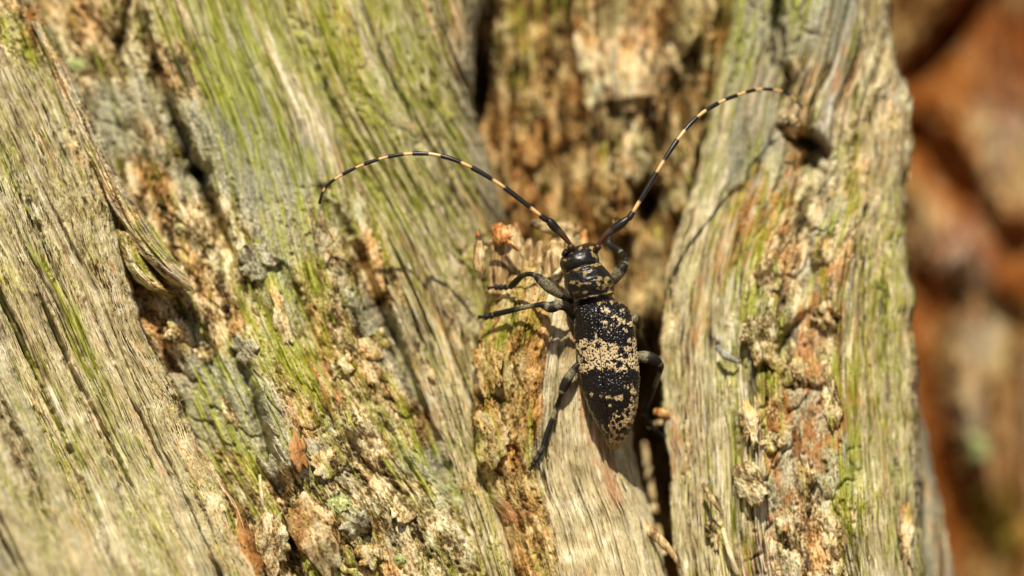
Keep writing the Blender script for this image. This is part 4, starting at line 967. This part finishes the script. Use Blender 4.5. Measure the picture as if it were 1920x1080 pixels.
def tube(path, rad, nseg=14, rows=40, flat=1.0, bands=None, red=None, blur=0.03, seed=0):
    """smooth tapered limb through (px, py, depth) points; bands: list of (u0, u1, amount) pale rings"""
    path = np.array(path, float); rad = np.array(rad, float); n = len(path) - 1
    u = np.linspace(0, n, rows)
    p = crom(path, u); r = np.maximum(crom(rad[:, None], u)[:, 0], 0.5)
    q = np.c_[p[:, 0], p[:, 1], p[:, 2] / K]
    t = np.gradient(q, axis=0); t /= np.linalg.norm(t, axis=1)[:, None]
    a0 = np.array([0.0, 0.0, -1.0]); 
    sd = np.cross(t, a0); sd /= np.linalg.norm(sd, axis=1)[:, None] + 1e-9
    nm = np.cross(sd, t)
    ph = np.linspace(0, 2 * math.pi, nseg, endpoint=False)
    V = q[:, None] + (np.cos(ph)[None, :, None] * sd[:, None] + flat * np.sin(ph)[None, :, None] * nm[:, None]) * r[:, None, None]
    uu = np.repeat((u / n)[:, None], nseg, 1)
    pale = np.zeros_like(uu)
    for b0, b1, am in bands or (): pale = np.maximum(pale, am * smooth(b0 - blur, b0 + blur, uu) * smooth(b1 + blur, b1 - blur, uu))
    rd = np.zeros_like(uu)
    for b0, b1, am in red or (): rd = np.maximum(rd, am * smooth(b0 - 0.05, b0 + 0.05, uu) * smooth(b1 + 0.1, b1 - 0.1, uu))
    V = V.reshape(-1, 3)
    f = grid_faces(rows, nseg, True).tolist() + [list(range(nseg))[::-1], list(range((rows - 1) * nseg, rows * nseg))]
    return W(V[:, 0], V[:, 1], V[:, 2] * K), f, {'pale': pale.ravel(), 'red': rd.ravel()}

def limb(name, parent, mat, *a, **kw):
    v, f, at_ = tube(*a, **kw)
    return obj(name, v, f, mat, parent, at_)

# eyes (each wraps an antenna socket) and jaws
def eye(cx, cy, dep, rx, ry, rz, rot):
    nu, nv = 26, 20
    a = np.linspace(0, 2 * math.pi, nu, endpoint=False); b = np.linspace(-math.pi / 2, math.pi / 2, nv)
    A, B = np.meshgrid(a, b)
    x = np.cos(A) * np.cos(B); y = np.sin(A) * np.cos(B); z = np.sin(B)
    x = x + 0.35 * y * y                                              # kidney shape
    X = x * rx * math.cos(rot) - y * ry * math.sin(rot); Y = x * rx * math.sin(rot) + y * ry * math.cos(rot)
    return obj('eye', W(cx + X, cy + Y, dep - z * rz).reshape(-1, 3), grid_faces(nv, nu, True), BM['eye'], body)
eye(1060, 474, 0.95, 9, 6.5, 0.5, -0.6); eye(1116, 470, 1.0, 7, 5.5, 0.45, 3.6)
eye(1055, 494, 1.45, 6, 11, 0.55, 0.1)

# antennae: scape, pedicel and nine ringed joints each
def antenna(base, scape, joints, darks, deps, r_scape, r0, r1):
    a = limb('antenna', beetle, BM['ant'], [(*base, deps[0])] + [(*q, d) for q, d in zip(scape, np.linspace(deps[0], deps[1], len(scape) + 1)[1:])], r_scape, nseg=16, rows=36, red=[(-0.1, 0.28, 0.75)], bands=[(0.25, 0.42, 0.06)])
    limb('socket', a, BM['ant'], [(base[0] + (base[0] - scape[0][0]) * 0.14, base[1] + 7, deps[0] + 0.1), (base[0], base[1] + 3, deps[0]), (base[0], base[1], deps[0])], [6.5, 7.0, 3.8], nseg=14, rows=14, red=[(-0.1, 1.1, 0.55)])
    n = len(joints) - 1
    pts = np.array([(*j, d) for j, d in zip(joints, deps[1:])], float)
    rad = np.linspace(r0, r1, n + 1)
    for i in range(n):
        p0, p1 = pts[i], pts[i + 1]
        # keep the curve of the whole antenna inside each joint
        m = crom(pts, [i, i + 0.33, i + 0.66, i + 1])
        dk = np.array(darks[i], float)
        f = np.linalg.norm(dk - p0[:2]) / (np.linalg.norm(p1[:2] - p0[:2]) + 1e-6) if i else 0.0
        rr = rad[i] * np.array([0.66, 0.78, 0.95, 1.0]) if i else np.array([5.0, 5.7, 6.0, 5.0])
        limb('antenna_joint', a, BM['ant'], m, rr, nseg=12, rows=26, bands=[(-0.1, f, 1.0)] if f else None, red=[(-0.1, 0.08, 0.4)] if i else None)
    tip = pts[-1]
    return a

LJ = [(1026, 412), (1013, 404), (946, 352), (884, 314), (827, 292), (774, 288), (728, 294), (683, 308), (643, 327), (610, 351), (599, 382)]
LD = [(0, 0), (994, 384), (925, 337), (866, 304.5), (805, 288.5), (758, 290), (711, 299), (668, 314), (629, 335.5), (606, 358)]
antenna((1070, 459), [(1055, 441), (1041, 427), (1033, 418), (1026, 412)], LJ, LD, [0.5, 0.2, 0.0, -0.2, -0.3, -0.2, 0.0, 0.2, 0.4, 0.6, 0.8, 1.0], [3.6, 5.9, 8.1, 8.2, 5.0], 5.5, 2.5)
RJ = [(1178, 409), (1187, 398), (1231, 324), (1270, 263), (1307, 220), (1346, 194), (1381, 179), (1415, 169), (1448, 168), (1480, 178), (1505, 203)]
RD = [(0, 0), (1200, 373), (1243, 302), (1283, 246), (1322, 208), (1358, 187), (1396, 173), (1428, 166), (1465, 171), (1492, 187)]
antenna((1121, 459), [(1136, 441), (1153, 428), (1167, 418), (1178, 409)], RJ, RD, [0.6, 0.4, 0.4, 0.7, 1.2, 1.9, 2.8, 3.7, 4.7, 5.6, 6.4, 7.0], [3.6, 5.9, 8.2, 8.4, 5.0], 5.5, 2.5)

# legs: coxa to tibia is one limb, the foot joints and claws are its pieces
def leg(path, rad, bands, foot, footr, claw_dir):
    l = limb('leg', beetle, BM['leg'], path, np.array(rad) * 0.93, nseg=18, rows=110, bands=bands, flat=0.8, blur=0.035)
    foot = np.array(foot, float)
    for i in range(len(foot) - 1):
        a, b = foot[i], foot[i + 1]
        last = i == len(foot) - 2
        m = [a, a + (b - a) * 0.35, a + (b - a) * 0.75, b]
        rr = footr * np.array([0.6, 1.0, 1.25, 0.8]) if not last else footr * np.array([0.5, 0.5, 0.65, 0.8])
        limb('foot_joint', l, BM['leg'], m, rr, nseg=12, rows=14, flat=0.7, bands=[(-0.1, 0.3, 0.5)] if i == 0 else None)
    e = foot[-1]
    for sgn in (-1, 1):
        d = np.array(claw_dir, float); pz = np.array([-d[1], d[0]]) * sgn
        limb('claw', l, BM['claw'], [(*e[:2], e[2]), (e[0] + d[0] * 4 + pz[0] * 3.5, e[1] + d[1] * 4 + pz[1] * 3.5, e[2] - 0.05), (e[0] + d[0] * 8 + pz[0] * 3, e[1] + d[1] * 8 + pz[1] * 3, e[2] + 0.12)], [1.6, 1.2, 0.5], nseg=7, rows=9)
    return l

def on(key, x, y, up=0.12): return (x, y, at(key, x, y)[0] - up)

# fore leg on the stub
leg([(1072, 566, 1.7), (1062, 561, 1.3), (1046, 551, 0.9), (1030, 539, 0.6), (1014, 525, 0.5), (1003, 516.5, 0.6), (992, 514, 0.8), (980, 517, 1.3), (968, 527, 2.0), (957, 538, 2.7)], [5, 4.2, 8, 11.2, 10, 6.0, 4.6, 5.2, 6.6, 6.2],
    [(0.18, 0.46, 0.75), (0.535, 0.575, 0.9), (0.70, 0.80, 0.35)], [(955, 538, 2.9), (945, 539, 3.3), (936, 539, 3.5), (927, 538, 3.6), (914, 541, 3.8)], 5.0, (-0.9, 0.4))
# middle leg reaching over the rim
leg([(1080, 600, 1.8), (1072, 592, 1.4), (1062, 577, 1.0), (1048, 572, 0.8), (1033, 576, 0.7), (1018, 572, 0.7), (1008, 572, 0.8), (985, 576, 1.2), (955, 583, 2.0), (927, 589.5, 2.9)], [6, 6.2, 8.6, 10.5, 11.4, 7.6, 5.0, 4.8, 5.6, 6.2],
    [(0.30, 0.40, 0.75), (0.475, 0.535, 0.85), (0.70, 0.83, 0.75)], [(927, 590, 3.0), (918, 593, 3.3), (908, 594, 3.5), (897, 594.5, 3.7)], 5.6, (-0.9, -0.35))
# hind leg down the pale wood
h0 = on('D', 1018, 840, 0.3); h1 = on('D', 1003, 866, 0.2); h2 = on('D', 998, 873, 0.15); h3 = on('D', 992, 882, 0.15)
leg([(1092, 672, 2.2), (1082, 685, 1.9), (1072, 698, 1.9), (1062, 716, 1.9), (1054, 733, 1.95), (1051, 741, 2.0), on('D', 1045, 760, 0.45), on('D', 1036, 784, 0.4), on('D', 1026, 812, 0.35), on('D', 1018, 840, 0.3)], [6, 6, 8.6, 10.2, 8.0, 4.4, 4.8, 5.2, 5.8, 6.2],
    [(0.17, 0.30, 0.75), (0.44, 0.50, 0.95), (0.69, 0.79, 0.85), (0.97, 1.1, 0.5)], [h0, ((1018 + 1003) / 2, 853, (h0[2] + h1[2]) / 2), h1, h2, h3], 4.8, (-0.5, 0.85))
# fore leg on the other side, foot hooked up behind the scape
leg([(1142, 535, 2.2), (1150, 526, 1.9), (1158, 514, 1.7), (1167, 502, 1.6), (1173, 494, 1.7), (1173, 486, 1.9), (1168, 477, 2.2), (1158, 468, 2.6), (1148, 463, 3.0), (1142, 457, 3.2)], [6, 9, 12, 11, 6.5, 5.2, 5.6, 6.4, 7.2, 6.6],
    [(0.05, 0.30, 0.8), (0.42, 0.47, 0.9), (0.58, 0.74, 0.7)], [(1142, 456, 3.3), (1142, 448, 3.6), (1144, 440, 3.9), (1147, 432, 4.2), (1152, 420, 4.5)], 4.8, (0.3, -0.95))
# middle leg folded into the crevice
leg([(1172, 606, 2.4), (1182, 602, 2.0), (1189, 598, 1.9), (1194, 600, 2.2), (1196, 606, 2.9), (1197, 614, 3.8), (1200, 626, 5.0), (1206, 642, 6.2), (1214, 660, 7.4)], [6, 8, 10, 9.5, 7, 5, 5, 5.4, 6],
    [(0.10, 0.30, 0.7), (0.6, 0.8, 0.7)], [(1214, 661, 7.5), (1220, 668, 8.1), (1227, 674, 8.6), (1238, 680, 9.0)], 4.8, (0.8, 0.5))
# hind leg bridging the crevice
leg([(1180, 672, 2.4), (1194, 669, 1.9), (1208, 669, 1.7), (1224, 673, 1.7), (1236, 681, 1.9), (1240, 688, 2.1), (1236, 702, 2.6), (1227, 725, 3.5), (1216, 750, 4.5), (1206, 772, 5.4)], [7, 9.5, 12, 11.5, 8.0, 5.2, 5.2, 5.8, 6.6, 6.6],
    [(0.13, 0.28, 0.8), (0.44, 0.50, 0.9), (0.62, 0.78, 0.75)], [(1205, 774, 5.5), (1213, 788, 5.9), (1222, 798, 6.2), (1232, 808, 6.4), (1248, 818, 6.5)], 5.2, (0.85, 0.3))

# short tan hairs lying on the wing covers and pronotum
def hairs():
    g = np.random.default_rng(3)
    V, F = [], []
    spots = []
    for o in bpy.data.objects:
        if o.parent is not beetle or o.name.split('.')[0] not in ('wing_cover', 'body'): continue
        me = o.data; n = len(me.vertices)
        co = np.empty(n * 3, np.float32); me.vertices.foreach_get('co', co); co = co.reshape(-1, 3) + WLOC[o.name]
        no = np.empty(n * 3, np.float32); me.vertices.foreach_get('normal', no); no = no.reshape(-1, 3)
        pl = np.empty(n, np.float32); me.attributes['pale'].data.foreach_get('value', pl)
        ok = np.where((no[:, 1] < -0.15) & (co[:, 2] > (ZO + (540 - 836) * K) * 1e-3))[0]
        w = np.clip(pl[ok], 0.08, 1.0)
        k = 2200 if o.name.startswith('wing') else 2200
        spots.append((co, no, g.choice(ok, k, p=w / w.sum())))
    b = 0
    for co, no, idx in spots:
        for i in idx:
            p, nn = co[i], no[i]
            d = np.array([g.normal(0, 0.25), 0, -1.0]); d -= nn * (d @ nn); d /= np.linalg.norm(d) + 1e-9
            sd = np.cross(d, nn); L = g.uniform(0.10, 0.24) * 1e-3; w = g.uniform(0.010, 0.018) * 1e-3
            a = p + nn * 0.008e-3
            m = a + d * L * 0.5 + nn * L * 0.22
            e = a + d * L + nn * L * 0.25
            V += [a - sd * w / 2, a + sd * w / 2, a + nn * w, m - sd * w / 2, m + sd * w / 2, m + nn * w, e]
            F += [(b, b + 1, b + 4, b + 3), (b + 1, b + 2, b + 5, b + 4), (b + 2, b, b + 3, b + 5), (b + 3, b + 4, b + 6), (b + 4, b + 5, b + 6), (b + 5, b + 3, b + 6)]
            b += 7
    n = N('beetle_hair'); tc = n.new('ShaderNodeTexCoord').outputs['Object']
    m = n.out(n.mix(n.noise(n.scale(tc, (4000, 4000, 4000))), (0.42, 0.27, 0.09), (0.78, 0.64, 0.36)), 0.4, 0.4)
    obj('hairs', np.array(V), F, m, beetle, kind='stuff')
hairs()
